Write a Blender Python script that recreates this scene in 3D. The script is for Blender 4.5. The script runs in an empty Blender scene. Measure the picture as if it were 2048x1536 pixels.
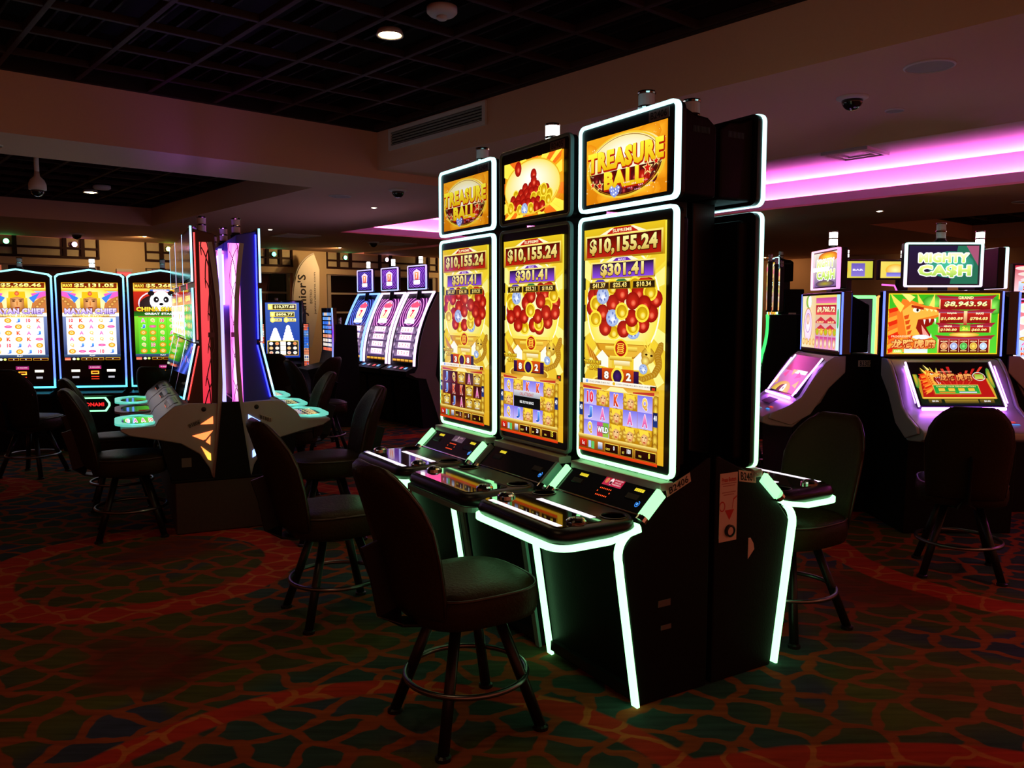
import bpy, bmesh, math, random
from mathutils import Vector, Matrix
random.seed(7)
sc = bpy.context.scene
COL = sc.collection
R = math.radians
# ------------------------------------------------------------------ camera, world, exposure
cam_d = bpy.data.cameras.new('camera'); cam = bpy.data.objects.new('camera', cam_d); COL.objects.link(cam)
cam.location = (0, 0, 1.45); cam.rotation_euler = (R(90) - math.atan(144 / 1640), 0, 0)
cam_d.sensor_width = 36; cam_d.lens = 1640 * 36 / 2048; cam_d.clip_start = .05; cam_d.clip_end = 100
sc.camera = cam
w = bpy.data.worlds.new('world'); sc.world = w; w.use_nodes = True
w.node_tree.nodes['Background'].inputs[0].default_value = (1.0, .24, .12, 1)
w.node_tree.nodes['Background'].inputs[1].default_value = .46
vs = sc.view_settings
vs.view_transform = 'Standard'; vs.look = 'None'; vs.exposure = 0.0; vs.gamma = 1.0; vs.use_curve_mapping = False
cy = sc.cycles
cy.max_bounces = 4; cy.diffuse_bounces = 2; cy.glossy_bounces = 3; cy.transmission_bounces = 2; cy.caustics_reflective = False; cy.caustics_refractive = False
cy.use_light_tree = True; cy.use_denoising = True; cy.use_adaptive_sampling = True; cy.adaptive_threshold = .04; cy.sample_clamp_indirect = 4.0
DOWN_K = 1.0       # strength of the recessed ceiling downlights
COVE_K = 2.2       # strength of the magenta cove light

# ------------------------------------------------------------------ helpers
def lin(h, k=1.0):
    if not isinstance(h, str): return tuple(c * k for c in h)
    o = []
    for i in (0, 2, 4):
        c = int(h[i:i + 2], 16) / 255
        o.append((c / 12.92 if c <= .04045 else ((c + .055) / 1.055) ** 2.4) * k)
    return tuple(o)
_mats = {}
def mat(name, col=(.5, .5, .5), rough=.5, metal=0.0, emis=None, es=1.0, attr=False, spec=.5, trans=0, bump=None, coat=0):
    if name in _mats: return _mats[name]
    m = bpy.data.materials.new(name); m.use_nodes = True
    b = m.node_tree.nodes['Principled BSDF']
    b.inputs['Base Color'].default_value = (*lin(col), 1)
    b.inputs['Roughness'].default_value = rough; b.inputs['Metallic'].default_value = metal
    b.inputs['Specular IOR Level'].default_value = spec
    if trans: b.inputs['Transmission Weight'].default_value = trans
    if coat: b.inputs['Coat Weight'].default_value = coat
    if attr:
        a = m.node_tree.nodes.new('ShaderNodeAttribute'); a.attribute_name = 'Col'
        m.node_tree.links.new(a.outputs['Color'], b.inputs['Emission Color'])
        b.inputs['Emission Strength'].default_value = es
    elif emis is not None:
        b.inputs['Emission Color'].default_value = (*lin(emis), 1); b.inputs['Emission Strength'].default_value = es
    if bump:
        n = m.node_tree.nodes.new('ShaderNodeTexNoise'); n.inputs['Scale'].default_value = bump[0]; n.inputs['Detail'].default_value = 5
        t = m.node_tree.nodes.new('ShaderNodeTexCoord'); m.node_tree.links.new(t.outputs['Object'], n.inputs['Vector'])
        u = m.node_tree.nodes.new('ShaderNodeBump'); u.inputs['Strength'].default_value = bump[1]; u.inputs['Distance'].default_value = .01
        m.node_tree.links.new(n.outputs['Fac'], u.inputs['Height']); m.node_tree.links.new(u.outputs['Normal'], b.inputs['Normal'])
        if len(bump) > 2:
            mx = m.node_tree.nodes.new('ShaderNodeMix'); mx.data_type = 'RGBA'
            mx.inputs[6].default_value = (*[c * (1 - bump[2]) for c in lin(col)], 1); mx.inputs[7].default_value = (*[c * (1 + bump[2]) for c in lin(col)], 1)
            m.node_tree.links.new(n.outputs['Fac'], mx.inputs[0]); m.node_tree.links.new(mx.outputs[2], b.inputs['Base Color'])
    _mats[name] = m
    return m
TRAY = mat('grey_tray_plastic', (.30, .30, .30), .35)
BLACK = mat('black_plastic', (.006, .006, .007), .34, spec=.3, bump=(300, .05))
GLOSS = mat('black_gloss', (.006, .006, .008), .05, coat=.3)
DARK = mat('dark_cabinet', (.004, .0038, .004), .5, spec=.12, bump=(120, .08))
GREY = mat('silver_grey_paint', (.33, .32, .33), .38, metal=.3, bump=(200, .04, .06))
TRIMG = mat('grey_trim', (.30, .29, .30), .4, metal=.4)
CHROME = mat('chrome', (.75, .75, .75), .12, metal=1)
SCREEN = mat('lit_screen', (.01, .01, .01), .09, attr=True)
NEON = mat('neon_strip', (.6, .6, .6), .4, attr=True)
UNLIT = mat('unlit_strip', (.16, .30, .30), .3)
LEATHER = mat('brown_leather', (.022, .013, .004), .44, spec=.09, bump=(90, .25, .15))
PIPING = mat('leather_piping', (.03, .018, .012), .4)
LEGM = mat('black_steel', (.012, .011, .012), .38, metal=.5)
PLATE = mat('asset_plate', (.62, .56, .48), .6, bump=(40, .05, .05))
INK = mat('black_ink', (.01, .01, .01), .7)
BEIGE = mat('beige_paint', (.66, .52, .33), .85, bump=(60, .04, .04))
SOFF = mat('soffit_paint', (.62, .37, .27), .85, bump=(60, .04, .04))
WHITEP = mat('white_plastic', (.62, .60, .62), .5)
WOOD = mat('dark_wood', (.034, .012, .010), .65, spec=.2, bump=(30, .2, .3))
SLATW = mat('dark_slat', (.016, .006, .006), .7, spec=.2)
PLENUM = mat('black_plenum', (.006, .005, .005), .9)
LENS = mat('smoked_dome', (.01, .01, .014), .04, coat=.5)

class MB:
    def __init__(s): s.v = []; s.f = []
    def add(s, v, f):
        o = len(s.v); s.v += [tuple(p) for p in v]; s.f += [tuple(i + o for i in q) for q in f]; return s
    def box(s, x0, x1, y0, y1, z0, z1):
        return s.add([(x, y, z) for z in (z0, z1) for y in (y0, y1) for x in (x0, x1)],
                     [(0, 2, 3, 1), (4, 5, 7, 6), (0, 1, 5, 4), (2, 6, 7, 3), (0, 4, 6, 2), (1, 3, 7, 5)])
    def prism(s, pts, a, b, ax='x'):      # polygon swept from a to b along an axis; pts are the two other axes in order
        n = len(pts)
        def P(p, t): return {'x': (t, p[0], p[1]), 'y': (p[0], t, p[1]), 'z': (p[0], p[1], t)}[ax]
        return s.add([P(p, a) for p in pts] + [P(p, b) for p in pts],
                     [tuple(range(n - 1, -1, -1)), tuple(range(n, 2 * n))] + [(i, (i + 1) % n, n + (i + 1) % n, n + i) for i in range(n)])
    def loft(s, rings, cap=True):
        n = len(rings[0]); v = [p for r in rings for p in r]; f = []
        for k in range(len(rings) - 1):
            f += [(k * n + i, k * n + (i + 1) % n, (k + 1) * n + (i + 1) % n, (k + 1) * n + i) for i in range(n)]
        if cap: f += [tuple(range(n - 1, -1, -1)), tuple((len(rings) - 1) * n + i for i in range(n))]
        return s.add(v, f)
    def lathe(s, prof, n=20, c=(0, 0, 0)):
        return s.loft([[(c[0] + r * math.cos(2 * math.pi * i / n), c[1] + r * math.sin(2 * math.pi * i / n), c[2] + z) for i in range(n)] for r, z in prof])
    def tube(s, path, r, n=8, closed=False, sq=None):
        path = [Vector(p) for p in path]; m = len(path); rings = []
        for i, p in enumerate(path):
            a = path[(i - 1) % m] if (closed or i > 0) else p
            b = path[(i + 1) % m] if (closed or i < m - 1) else p
            t = (b - a).normalized()
            up = Vector((0, 0, 1)) if abs(t.z) < .95 else Vector((1, 0, 0))
            x = t.cross(up).normalized(); y = x.cross(t)
            if sq:
                rings.append([p + x * sq[0] * q[0] + y * sq[1] * q[1] for q in ((-1, -1), (1, -1), (1, 1), (-1, 1))])
            else:
                rr_ = r[i] if isinstance(r, (list, tuple)) else r
                rings.append([p + (x * math.cos(2 * math.pi * k / n) + y * math.sin(2 * math.pi * k / n)) * rr_ for k in range(n)])
        if closed: rings.append(rings[0])
        return s.loft(rings, not closed)
    def frame(s, out, inn, y0, y1):       # ring between two outlines of equal count in the xz plane
        n = len(out)
        v = [(p[0], y0, p[1]) for p in out] + [(p[0], y0, p[1]) for p in inn] + [(p[0], y1, p[1]) for p in out] + [(p[0], y1, p[1]) for p in inn]
        f = []
        for i in range(n):
            j = (i + 1) % n
            f += [(i, j, n + j, n + i), (2 * n + i, 3 * n + i, 3 * n + j, 2 * n + j), (i, 2 * n + i, 2 * n + j, j), (n + i, n + j, 3 * n + j, 3 * n + i)]
        return s.add(v, f)
    def map(s, fn): s.v = [tuple(fn(Vector(p))) for p in s.v]; return s
    def build(s, name, m, parent=None, smooth=False, bevel=0, col=None, seg=2, label=None, sub=0):
        me = bpy.data.meshes.new(name); me.from_pydata(s.v, [], s.f)
        bm = bmesh.new(); bm.from_mesh(me); bmesh.ops.recalc_face_normals(bm, faces=bm.faces)
        bm.to_mesh(me); bm.free()
        if smooth: me.polygons.foreach_set('use_smooth', [True] * len(me.polygons))
        if col:
            a = me.color_attributes.new('Col', 'FLOAT_COLOR', 'POINT')
            for i, v in enumerate(me.vertices):
                a.data[i].color = (*col(v.co), 1)
        me.materials.append(m)
        o = bpy.data.objects.new(name, me); COL.objects.link(o)
        if parent: o.parent = parent
        if bevel:
            b = o.modifiers.new('bevel', 'BEVEL'); b.width = bevel; b.segments = seg; b.limit_method = 'ANGLE'; b.angle_limit = R(35)
            me.polygons.foreach_set('use_smooth', [True] * len(me.polygons))
            b.harden_normals = False
            wn = o.modifiers.new('wn', 'WEIGHTED_NORMAL'); wn.keep_sharp = True
        if sub:
            b = o.modifiers.new('sub', 'SUBSURF'); b.levels = sub; b.render_levels = sub
        if label: o['label'] = label
        return o
def rr(x0, z0, x1, z1, r, n=5):
    o = []
    for cx, cz, a in ((x1 - r, z1 - r, 0), (x0 + r, z1 - r, 90), (x0 + r, z0 + r, 180), (x1 - r, z0 + r, 270)):
        for k in range(n + 1):
            t = R(a + 90 * k / n); o.append((cx + r * math.cos(t), cz + r * math.sin(t)))
    return o
def ribbon(pth, h):          # closed outline of a band of half thickness h along a 2d path
    L, R_ = [], []
    for i, p in enumerate(pth):
        a = pth[max(i - 1, 0)]; b = pth[min(i + 1, len(pth) - 1)]; dx, dy = b[0] - a[0], b[1] - a[1]; n = math.hypot(dx, dy)
        L.append((p[0] - dy / n * h, p[1] + dx / n * h)); R_.append((p[0] + dy / n * h, p[1] - dx / n * h))
    return L + R_[::-1]
def tag(o, label, cat, group=None):
    o['label'] = label; o['category'] = cat
    if group: o['group'] = group
    return o
def thing(name, label, cat, loc=(0, 0, 0), rz=0, group=None):
    o = bpy.data.objects.new(name, None); COL.objects.link(o); o.empty_display_size = .1
    o.location = loc; o.rotation_euler = (0, 0, rz)
    return tag(o, label, cat, group)
def structure(o): o['kind'] = 'structure'; return o
def copy_tree(o, parent=None):
    c = o.copy(); COL.objects.link(c); c.parent = parent
    for ch in o.children: copy_tree(ch, c)
    return c
def bez(p0, p1, p2, n=8):
    return [tuple((1 - t) ** 2 * a + 2 * t * (1 - t) * b + t * t * c for a, b, c in zip(p0, p1, p2)) for t in (i / n for i in range(n + 1))]

# ------------------------------------------------------------------ flat screen pictures as coloured vector shapes
_glyph = {}
_fc = bpy.data.curves.new('glyph_source', 'FONT'); _fo = bpy.data.objects.new('glyph_source', _fc)
def glyphs(t, bold, shear):
    k = (t, round(bold, 3), shear)
    if k not in _glyph:
        _fc.body = t; _fc.offset = bold; _fc.shear = shear; _fc.resolution_u = 2; _fc.space_character = 1 + bold * 1.6
        m = _fo.to_mesh(); m.calc_loop_triangles()
        v = [(p.co.x, p.co.y) for p in m.vertices]; f = [tuple(q.vertices) for q in m.loop_triangles]
        _fo.to_mesh_clear()
        _glyph[k] = (v, f)
    return _glyph[k]
class Art:
    def __init__(s, w, h, k=1.0): s.w = w; s.h = h; s.k = k; s.p = []; s.warp = None
    def c(s, c, m=1.0): return lin(c, s.k * m)
    def raw(s, pts, faces, cols):
        if s.warp: pts = [(x, s.warp(y)) for x, y in pts]
        pts = [(min(max(x, 0), s.w), min(max(y, 0), s.h)) for x, y in pts]
        xs = [p[0] for p in pts]; ys = [p[1] for p in pts]; bb = (min(xs), min(ys), max(xs), max(ys))
        L = 0
        for q in s.p:
            b = q[3]
            if b[0] < bb[2] and b[2] > bb[0] and b[1] < bb[3] and b[3] > bb[1]: L = max(L, q[4] + 1)
        s.p.append((pts, faces, cols, bb, L)); return s
    def rect(s, x0, y0, x1, y1, c, c2=None, m=1):
        a = s.c(c, m); b = s.c(c2, m) if c2 else a
        return s.raw([(x0, y0), (x1, y0), (x1, y1), (x0, y1)], [(0, 1, 2), (0, 2, 3)], [a, a, b, b])
    def hrect(s, x0, y0, x1, y1, c, c2, m=1):
        a = s.c(c, m); b = s.c(c2, m)
        return s.raw([(x0, y0), (x1, y0), (x1, y1), (x0, y1)], [(0, 1, 2), (0, 2, 3)], [a, b, b, a])
    def poly(s, pts, c, m=1):
        n = len(pts); cx = sum(p[0] for p in pts) / n; cy = sum(p[1] for p in pts) / n; a = s.c(c, m)
        return s.raw(list(pts) + [(cx, cy)], [(i, (i + 1) % n, n) for i in range(n)], [a] * (n + 1))
    def ell(s, cx, cy, rx, ry, c, cc=None, n=18, dx=0, dy=0, m=1, a0=0, a1=360):
        a = s.c(c, m); k = n + 1 if a1 - a0 < 360 else n
        pts = [(cx + rx * math.cos(R(a0 + (a1 - a0) * i / n)), cy + ry * math.sin(R(a0 + (a1 - a0) * i / n))) for i in range(k)] + [(cx + dx, cy + dy)]
        fs = [(i, (i + 1) % k, k) for i in range(n if k > n else k)]
        return s.raw(pts, fs, [a] * k + [s.c(cc, m) if cc else a])
    def ring(s, cx, cy, rx, ry, t, c, n=28, m=1, c2=None, a0=0, a1=360):
        a = s.c(c, m); b = s.c(c2, m) if c2 else a; pts = []; cl = []
        for i in range(n + 1):
            A = R(a0 + (a1 - a0) * i / n)
            pts += [(cx + rx * math.cos(A), cy + ry * math.sin(A)), (cx + (rx - t) * math.cos(A), cy + (ry - t) * math.sin(A))]; cl += [a, b]
        return s.raw(pts, [q for i in range(n) for q in ((2 * i, 2 * i + 2, 2 * i + 3), (2 * i, 2 * i + 3, 2 * i + 1))], cl)
    def ball(s, cx, cy, r, kind='r', ry=None):
        ry = ry or r * 1.12
        rim, mid, hi = {'r': ('8e0a06', 'd42a18', 'ff8a60'), 'g': ('b07a00', 'f0c818', 'fff48a'), 'd': ('8fa8d8', 'dfe8ff', 'ffffff'), 'm': ('3a0a10', '7a1418', 'd05048')}[kind]
        s.ell(cx, cy, r, ry, rim, mid, 16, dx=r * .1, dy=r * .15)
        if kind == 'g': s.ring(cx, cy, r, ry, r * .22, 'ffe23a', 16)
        s.ell(cx + r * .12, cy + r * .2, r * .38, ry * .38, mid, hi, 10)
        if kind == 'd':
            for i in range(7):
                a = i * 2.4; s.ell(cx + r * .55 * math.cos(a), cy + ry * .55 * math.sin(a), r * .16, r * .16, '6f86c8', n=5)
        return s
    def star(s, cx, cy, r, c, m=1):
        return s.poly([(cx + (r if i % 2 == 0 else r * .42) * math.sin(i * math.pi / 5), cy - (r if i % 2 == 0 else r * .42) * math.cos(i * math.pi / 5)) for i in range(10)], c, m)
    def text(s, t, cx, cy, h, c, w=None, bold=.03, c2=None, out=None, ow=.05, shear=0, rot=0, m=1, osh=(0, 0)):
        v0, f0 = glyphs(t, bold, shear)
        if not v0: return s
        x0 = min(p[0] for p in v0); x1 = max(p[0] for p in v0); y0 = min(p[1] for p in v0); y1 = max(p[1] for p in v0)
        sy = h / (y1 - y0); sx = (w / (x1 - x0)) if w else sy
        ca, sa = math.cos(R(rot)), math.sin(R(rot))
        def place(v, col, col2, dx=0, dy=0):
            pts = []; cl = []
            for x, y in v:
                X = (x - (x0 + x1) / 2) * sx; Y = -(y - (y0 + y1) / 2) * sy
                pts.append((cx + dx + X * ca - Y * sa, cy + dy + X * sa + Y * ca))
                f = min(max((y - y0) / (y1 - y0), 0), 1); cl.append(tuple(p * f + q * (1 - f) for p, q in zip(col, col2)))
            return pts, cl
        if out:                       # the dark rim behind the letters: the same letters drawn around
            e = ow * h; a = s.c(out, m); L = []; F = []; C_ = []
            for q in range(8):
                P_, _ = place(v0, a, a, e * math.cos(q * math.pi / 4) + osh[0], e * math.sin(q * math.pi / 4) + osh[1])
                o_ = len(L); L += P_; F += [tuple(i + o_ for i in g) for g in f0]; C_ += [a] * len(P_)
            s.raw(L, F, C_)
        a = s.c(c, m); b = s.c(c2, m) if c2 else a
        P_, cl = place(v0, a, b)
        return s.raw(P_, f0, cl)
    def tobj(s, name, parent, fn, step=.00035, m=None, label=None, slices=0):
        v = []; f = []; cl = []
        for pts, fs, cols, bb, L in s.p:
            o = len(v); v += [tuple(fn(x / s.w, y / s.h, L * step)) for x, y in pts]; f += [tuple(i + o for i in q) for q in fs]; cl += cols
        me = bpy.data.meshes.new(name); me.from_pydata(v, [], f)
        a = me.color_attributes.new('Col', 'FLOAT_COLOR', 'POINT')
        a.data.foreach_set('color', [x for q in cl for x in (*q, 1.0)])
        if slices:                    # cut the picture into bands so that it follows the curved glass
            me.vertices.foreach_set('co', [q for pts, fs, cols, bb, L in s.p for x, y in pts for q in (x / s.w, y / s.h, L * .01)])
            bm = bmesh.new(); bm.from_mesh(me)
            for k in range(1, slices): bmesh.ops.bisect_plane(bm, geom=bm.verts[:] + bm.edges[:] + bm.faces[:], plane_co=(0, k / slices, 0), plane_no=(0, 1, 0))
            for vv in bm.verts: vv.co = fn(vv.co.x, vv.co.y, vv.co.z / .01 * step)
            bm.to_mesh(me); bm.free()
        me.materials.append(m or SCREEN); ob = bpy.data.objects.new(name, me); COL.objects.link(ob); ob.parent = parent
        if label: ob['label'] = label
        return ob
    def flat(s, name, parent, tl, tr, bl, **k):   # rectangle given by its top-left, top-right and bottom-left corners
        tl, tr, bl = Vector(tl), Vector(tr), Vector(bl); U = tr - tl; V = bl - tl; N = V.cross(U).normalized()
        return s.tobj(name, parent, lambda u, v, d: tl + U * u + V * v + N * d, **k)
def lettering(name, parent, t, tl, tr, bl, mtl=INK, bold=.02, pad=.1):   # printed letters as a flat mesh
    v0, f0 = glyphs(t, bold, 0)
    x0 = min(p[0] for p in v0); x1 = max(p[0] for p in v0); y0 = min(p[1] for p in v0); y1 = max(p[1] for p in v0)
    tl, tr, bl = Vector(tl), Vector(tr), Vector(bl); U = tr - tl; V = bl - tl; N = V.cross(U).normalized() * .0012
    pts = [tl + U * (pad + (1 - 2 * pad) * (x - x0) / (x1 - x0)) + V * (1.3 * pad + (1 - 2.6 * pad) * (y1 - y) / (y1 - y0)) + N for x, y in v0]
    m = MB(); m.add(pts, f0); return m.build(name, mtl, parent)
def plate(parent, t, tl, tr, bl, name='asset_plate'):
    tl, tr, bl = Vector(tl), Vector(tr), Vector(bl); N = (bl - tl).cross(tr - tl).normalized() * .0012; br = tr + bl - tl
    q = [tl, tr, br, bl]
    p = MB().loft([[a - N for a in q], [a for a in q]]).build(name, PLATE, parent)
    lettering('number_print', p, t, tl, tr, bl)
    return p

# ------------------------------------------------------------------ room: x = B axis, y = A axis, turned into the world
RZ = R(41.15)
def room(o): o.rotation_euler = (0, 0, RZ); return o
def AB(b, a, z=0):
    return Vector((b * math.cos(RZ) - a * math.sin(RZ), b * math.sin(RZ) + a * math.cos(RZ), z))
class NT:
    def __init__(s, m): s.t = m.node_tree; s.b = s.t.nodes['Principled BSDF']
    def n(s, typ, **k):
        o = s.t.nodes.new(typ)
        for a, b in k.items(): setattr(o, a, b)
        return o
    def put(s, sock, v):
        if hasattr(v, 'is_linked') or hasattr(v, 'links'): s.t.links.new(v, sock)
        else: sock.default_value = v
    def math(s, op, a, b=0.0, c=0.0):
        o = s.n('ShaderNodeMath', operation=op); s.put(o.inputs[0], a); s.put(o.inputs[1], b); s.put(o.inputs[2], c); return o.outputs[0]
    def mix(s, f, a, b):
        o = s.n('ShaderNodeMix', data_type='RGBA'); s.put(o.inputs[0], f)
        for i, v in ((6, a), (7, b)): s.put(o.inputs[i], (*v, 1) if isinstance(v, tuple) else v)
        return o.outputs[2]
    def step(s, x, lo, hi):
        o = s.n('ShaderNodeMapRange', interpolation_type='SMOOTHSTEP'); s.put(o.inputs[0], x); o.inputs[1].default_value = lo; o.inputs[2].default_value = hi; return o.outputs[0]
def carpet():
    m = bpy.data.materials.new('patterned_carpet'); m.use_nodes = True; t = NT(m)
    tc = t.n('ShaderNodeTexCoord').outputs['Object']
    nz = t.n('ShaderNodeTexNoise'); t.put(nz.inputs['Vector'], tc); nz.inputs['Scale'].default_value = 2.2; nz.inputs['Detail'].default_value = 2
    wv = t.n('ShaderNodeVectorMath', operation='MULTIPLY_ADD'); t.put(wv.inputs[0], nz.outputs['Color']); wv.inputs[1].default_value = (.16, .16, 0); t.put(wv.inputs[2], tc)
    nz2 = t.n('ShaderNodeTexNoise'); t.put(nz2.inputs['Vector'], tc); nz2.inputs['Scale'].default_value = 8.5; nz2.inputs['Detail'].default_value = 1
    wv2 = t.n('ShaderNodeVectorMath', operation='MULTIPLY_ADD'); t.put(wv2.inputs[0], nz2.outputs['Color']); wv2.inputs[1].default_value = (.085, .085, 0); t.put(wv2.inputs[2], wv.outputs[0])
    P = wv2.outputs[0]
    mp = t.n('ShaderNodeMapping'); t.put(mp.inputs['Vector'], P); mp.inputs['Rotation'].default_value = (0, 0, .5); mp.inputs['Scale'].default_value = (1, 1.25, 1)
    def vor(vec, scale, feat):
        v = t.n('ShaderNodeTexVoronoi', feature=feat, voronoi_dimensions='2D'); t.put(v.inputs['Vector'], vec); v.inputs['Scale'].default_value = scale; v.inputs['Randomness'].default_value = .62; return v
    line = t.math('SUBTRACT', 1.0, t.step(vor(mp.outputs[0], 4.9, 'DISTANCE_TO_EDGE').outputs['Distance'], .085, .13))
    cell = vor(mp.outputs[0], 4.9, 'F1').outputs['Color']
    sp = t.n('ShaderNodeSeparateColor'); t.put(sp.inputs[0], cell)
    big = t.n('ShaderNodeTexNoise'); t.put(big.inputs['Vector'], tc); big.inputs['Scale'].default_value = .75; big.inputs['Detail'].default_value = 1
    f1 = t.step(big.outputs['Fac'], .44, .56)
    tile = t.mix(f1, (.028, .065, .062), (.085, .092, .014))
    big2 = t.n('ShaderNodeTexNoise'); t.put(big2.inputs['Vector'], P); big2.inputs['Scale'].default_value = 1.3; big2.inputs['W' if 'W' in big2.inputs else 'Detail'].default_value = 1
    f2 = t.step(big2.outputs['Fac'], .56, .66)
    tile = t.mix(f2, tile, (.035, .05, .10))
    tile = t.mix(t.math('MULTIPLY', sp.outputs[0], .45), tile, (.025, .025, .015))
    field = t.mix(line, tile, (.26, .056, .014))
    f3 = t.step(big.outputs['Fac'], .60, .68)                      # plain rust ground between the scale fields
    field = t.mix(t.math('MULTIPLY', f3, .8), field, (.13, .026, .010))
    # curved stone borders
    cob = t.math('SUBTRACT', 1.0, t.step(vor(mp.outputs[0], 5.0, 'DISTANCE_TO_EDGE').outputs['Distance'], .05, .08))
    stone = t.mix(cob, (.40, .030, .012), (.46, .125, .028))
    sx = t.n('ShaderNodeSeparateXYZ'); t.put(sx.inputs[0], tc)
    ws = t.n('ShaderNodeTexNoise'); t.put(ws.inputs['Vector'], tc); ws.inputs['Scale'].default_value = 1.5
    col = field
    for cx, cy, r0, r1 in ((-2.1, 4.58, .655, .87), (-.4, 2.0, 1.0, 1.12), (-4.55, 6.45, .45, .68), (3.3, 4.9, 1.2, 1.42), (1.2, 1.1, 1.42, 1.56), (-.6, 8.0, 1.5, 1.75), (2.6, 8.4, .8, 1.0), (5.2, 3.2, .9, 1.1)):
        dx = t.math('SUBTRACT', sx.outputs[0], cx); dy = t.math('SUBTRACT', sx.outputs[1], cy)
        d = t.math('SQRT', t.math('ADD', t.math('MULTIPLY', dx, dx), t.math('MULTIPLY', dy, dy)))
        d = t.math('ADD', d, t.math('MULTIPLY', t.math('SUBTRACT', ws.outputs['Fac'], .5), .12))
        k = t.math('MULTIPLY', t.step(d, r0 - .01, r0 + .01), t.math('SUBTRACT', 1.0, t.step(d, r1 - .01, r1 + .01)))
        col = t.mix(k, col, stone)
    # brushed streaks and pile
    st = t.n('ShaderNodeMapping'); t.put(st.inputs['Vector'], tc); st.inputs['Scale'].default_value = (3, 26, 1); st.inputs['Rotation'].default_value = (0, 0, .2)
    sn = t.n('ShaderNodeTexNoise'); t.put(sn.inputs['Vector'], st.outputs[0]); sn.inputs['Scale'].default_value = 1.4; sn.inputs['Detail'].default_value = 3
    hv = t.n('ShaderNodeHueSaturation'); t.put(hv.inputs['Color'], col); t.put(hv.inputs['Value'], t.math('ADD', .45, sn.outputs['Fac']))
    t.put(t.b.inputs['Base Color'], hv.outputs[0]); t.b.inputs['Roughness'].default_value = .95; t.b.inputs['Specular IOR Level'].default_value = .1
    pn = t.n('ShaderNodeTexNoise'); t.put(pn.inputs['Vector'], tc); pn.inputs['Scale'].default_value = 350
    bp = t.n('ShaderNodeBump'); bp.inputs['Strength'].default_value = .4; bp.inputs['Distance'].default_value = .004; t.put(bp.inputs['Height'], pn.outputs['Fac']); t.put(t.b.inputs['Normal'], bp.outputs[0])
    return m
fl = MB().box(-14, 14, -4, 24, -.1, 0).build('floor', carpet()); structure(fl); fl['label'] = 'dark patterned carpet with scale motifs and rust red stone borders'

Z1, Z2, ZG, ZG2, ZW = 2.70, 2.78, 3.13, 2.96, 3.6
ceil = bpy.data.objects.new('ceiling', None); COL.objects.link(ceil); structure(ceil); room(ceil)
ceil['label'] = 'stepped beige ceiling with dark timber grid coffers and magenta cove'
def slab(name, b0, b1, a0, a1, z0, z1, m=SOFF): return MB().box(b0, b1, a0, a1, z0, z1).build(name, m, ceil)
BL, AN = -5.5, -3.5                      # how far the ceiling runs to the left and behind the camera
slab('soffit', 4.22, 6.55, AN, 6.75, Z2, ZW)
slab('beam', BL, 6.55, 6.75, 7.66, Z1, ZW)
slab('soffit', 4.02, 6.55, 7.66, 12.6, Z1, ZW)
slab('soffit', BL, 6.55, 12.6, 15.6, Z1, ZW)
slab('soffit', 6.55, 9.1, 11.87, 15.6, Z1, ZW)
slab('soffit', 9.1 + .28, 11.7, AN, 15.6, Z1, ZW)
slab('soffit', 11.7, 18, 5.6, 15.6, Z1, ZW)
slab('soffit', 15.5, 18, AN, 5.6, Z1, ZW)
# cove: raised panel, lips all round, hidden light tubes behind the lips
COVEP = mat('cove_paint', (.62, .56, .58), .85)
slab('cove_panel', 6.55, 9.4, AN, 11.87, 3.06, 3.1, COVEP)
LIP = .115
slab('cove_lip', 9.1, 9.38, AN, 11.87, Z1, Z1 + .02, SOFF); slab('cove_lip', 9.1, 9.13, AN, 11.87, Z1 + .02, Z1 + LIP, COVEP)
slab('cove_lip', 6.55, 9.1, 11.59, 11.87, Z1, Z1 + .02, SOFF); slab('cove_lip', 6.55, 9.1, 11.59, 11.62, Z1 + .02, Z1 + LIP, COVEP)
CVL = mat('magenta_tube', (.2, .2, .2), .5, emis=(1.0, .16, .80), es=75 * COVE_K)
MB().tube([(9.3, AN, Z1 + .06), (9.3, 11.7, Z1 + .06)], .02, 6).build('light_tube', CVL, ceil)
MB().tube([(6.6, 11.78, Z1 + .06), (9.25, 11.78, Z1 + .06)], .02, 6).build('light_tube', CVL, ceil)
# timber grids
def grid(b0, b1, a0, a1, z, sb, sa, ob, oa, plen):
    slab('plenum', b0, b1, a0, a1, plen, plen + .04, PLENUM)
    bar_a = MB().box(-.018, .018, a0, a1, z, z + .05); bar_a2 = MB().box(b0, b1, -.018, .018, z + .003, z + .047)
    for q in ((b0, b0 + .05, a0, a1), (b1 - .05, b1, a0, a1), (b0, b1, a0, a0 + .05), (b0, b1, a1 - .05, a1)): MB().box(*q, z - .004, plen).build('grid_edge', SLATW, ceil)
    b = ob
    first = None
    def put(mb, name, loc, st):
        if st[0] is None: st[0] = mb.build(name, SLATW if name == 'grid_slat' else WOOD, ceil, bevel=.004, seg=1); o = st[0]
        else: o = st[0].copy(); COL.objects.link(o); o.parent = ceil
        o.location = loc
    A_, B_, S_ = [None], [None], [None]
    while b < b1:
        if b > b0: put(bar_a, 'grid_bar', (b, 0, 0), A_)
        for q in (1, 2, 3):
            x = b + sb * q / 4
            if b0 < x < b1: put(MB().box(-.010, .010, a0, a1, z + .09, z + .15) if S_[0] is None else None, 'grid_slat', (x, 0, 0), S_)
        b += sb
    a = oa
    while a < a1:
        if a > a0: put(bar_a2, 'grid_bar', (0, a, 0), B_)
        a += sa
grid(-3.2, 4.22, -1.2, 6.75, ZG, .503, .54, -2.87, -1.2 + .5, 3.5)
grid(-4.5, 4.02, 7.66, 12.6, ZG2, .503, .54, -4.36, 7.9, 3.3)
grid(11.7, 15.5, AN + 2, 5.6, 2.95, .503, .54, 11.9, -1.3, 3.3)
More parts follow.
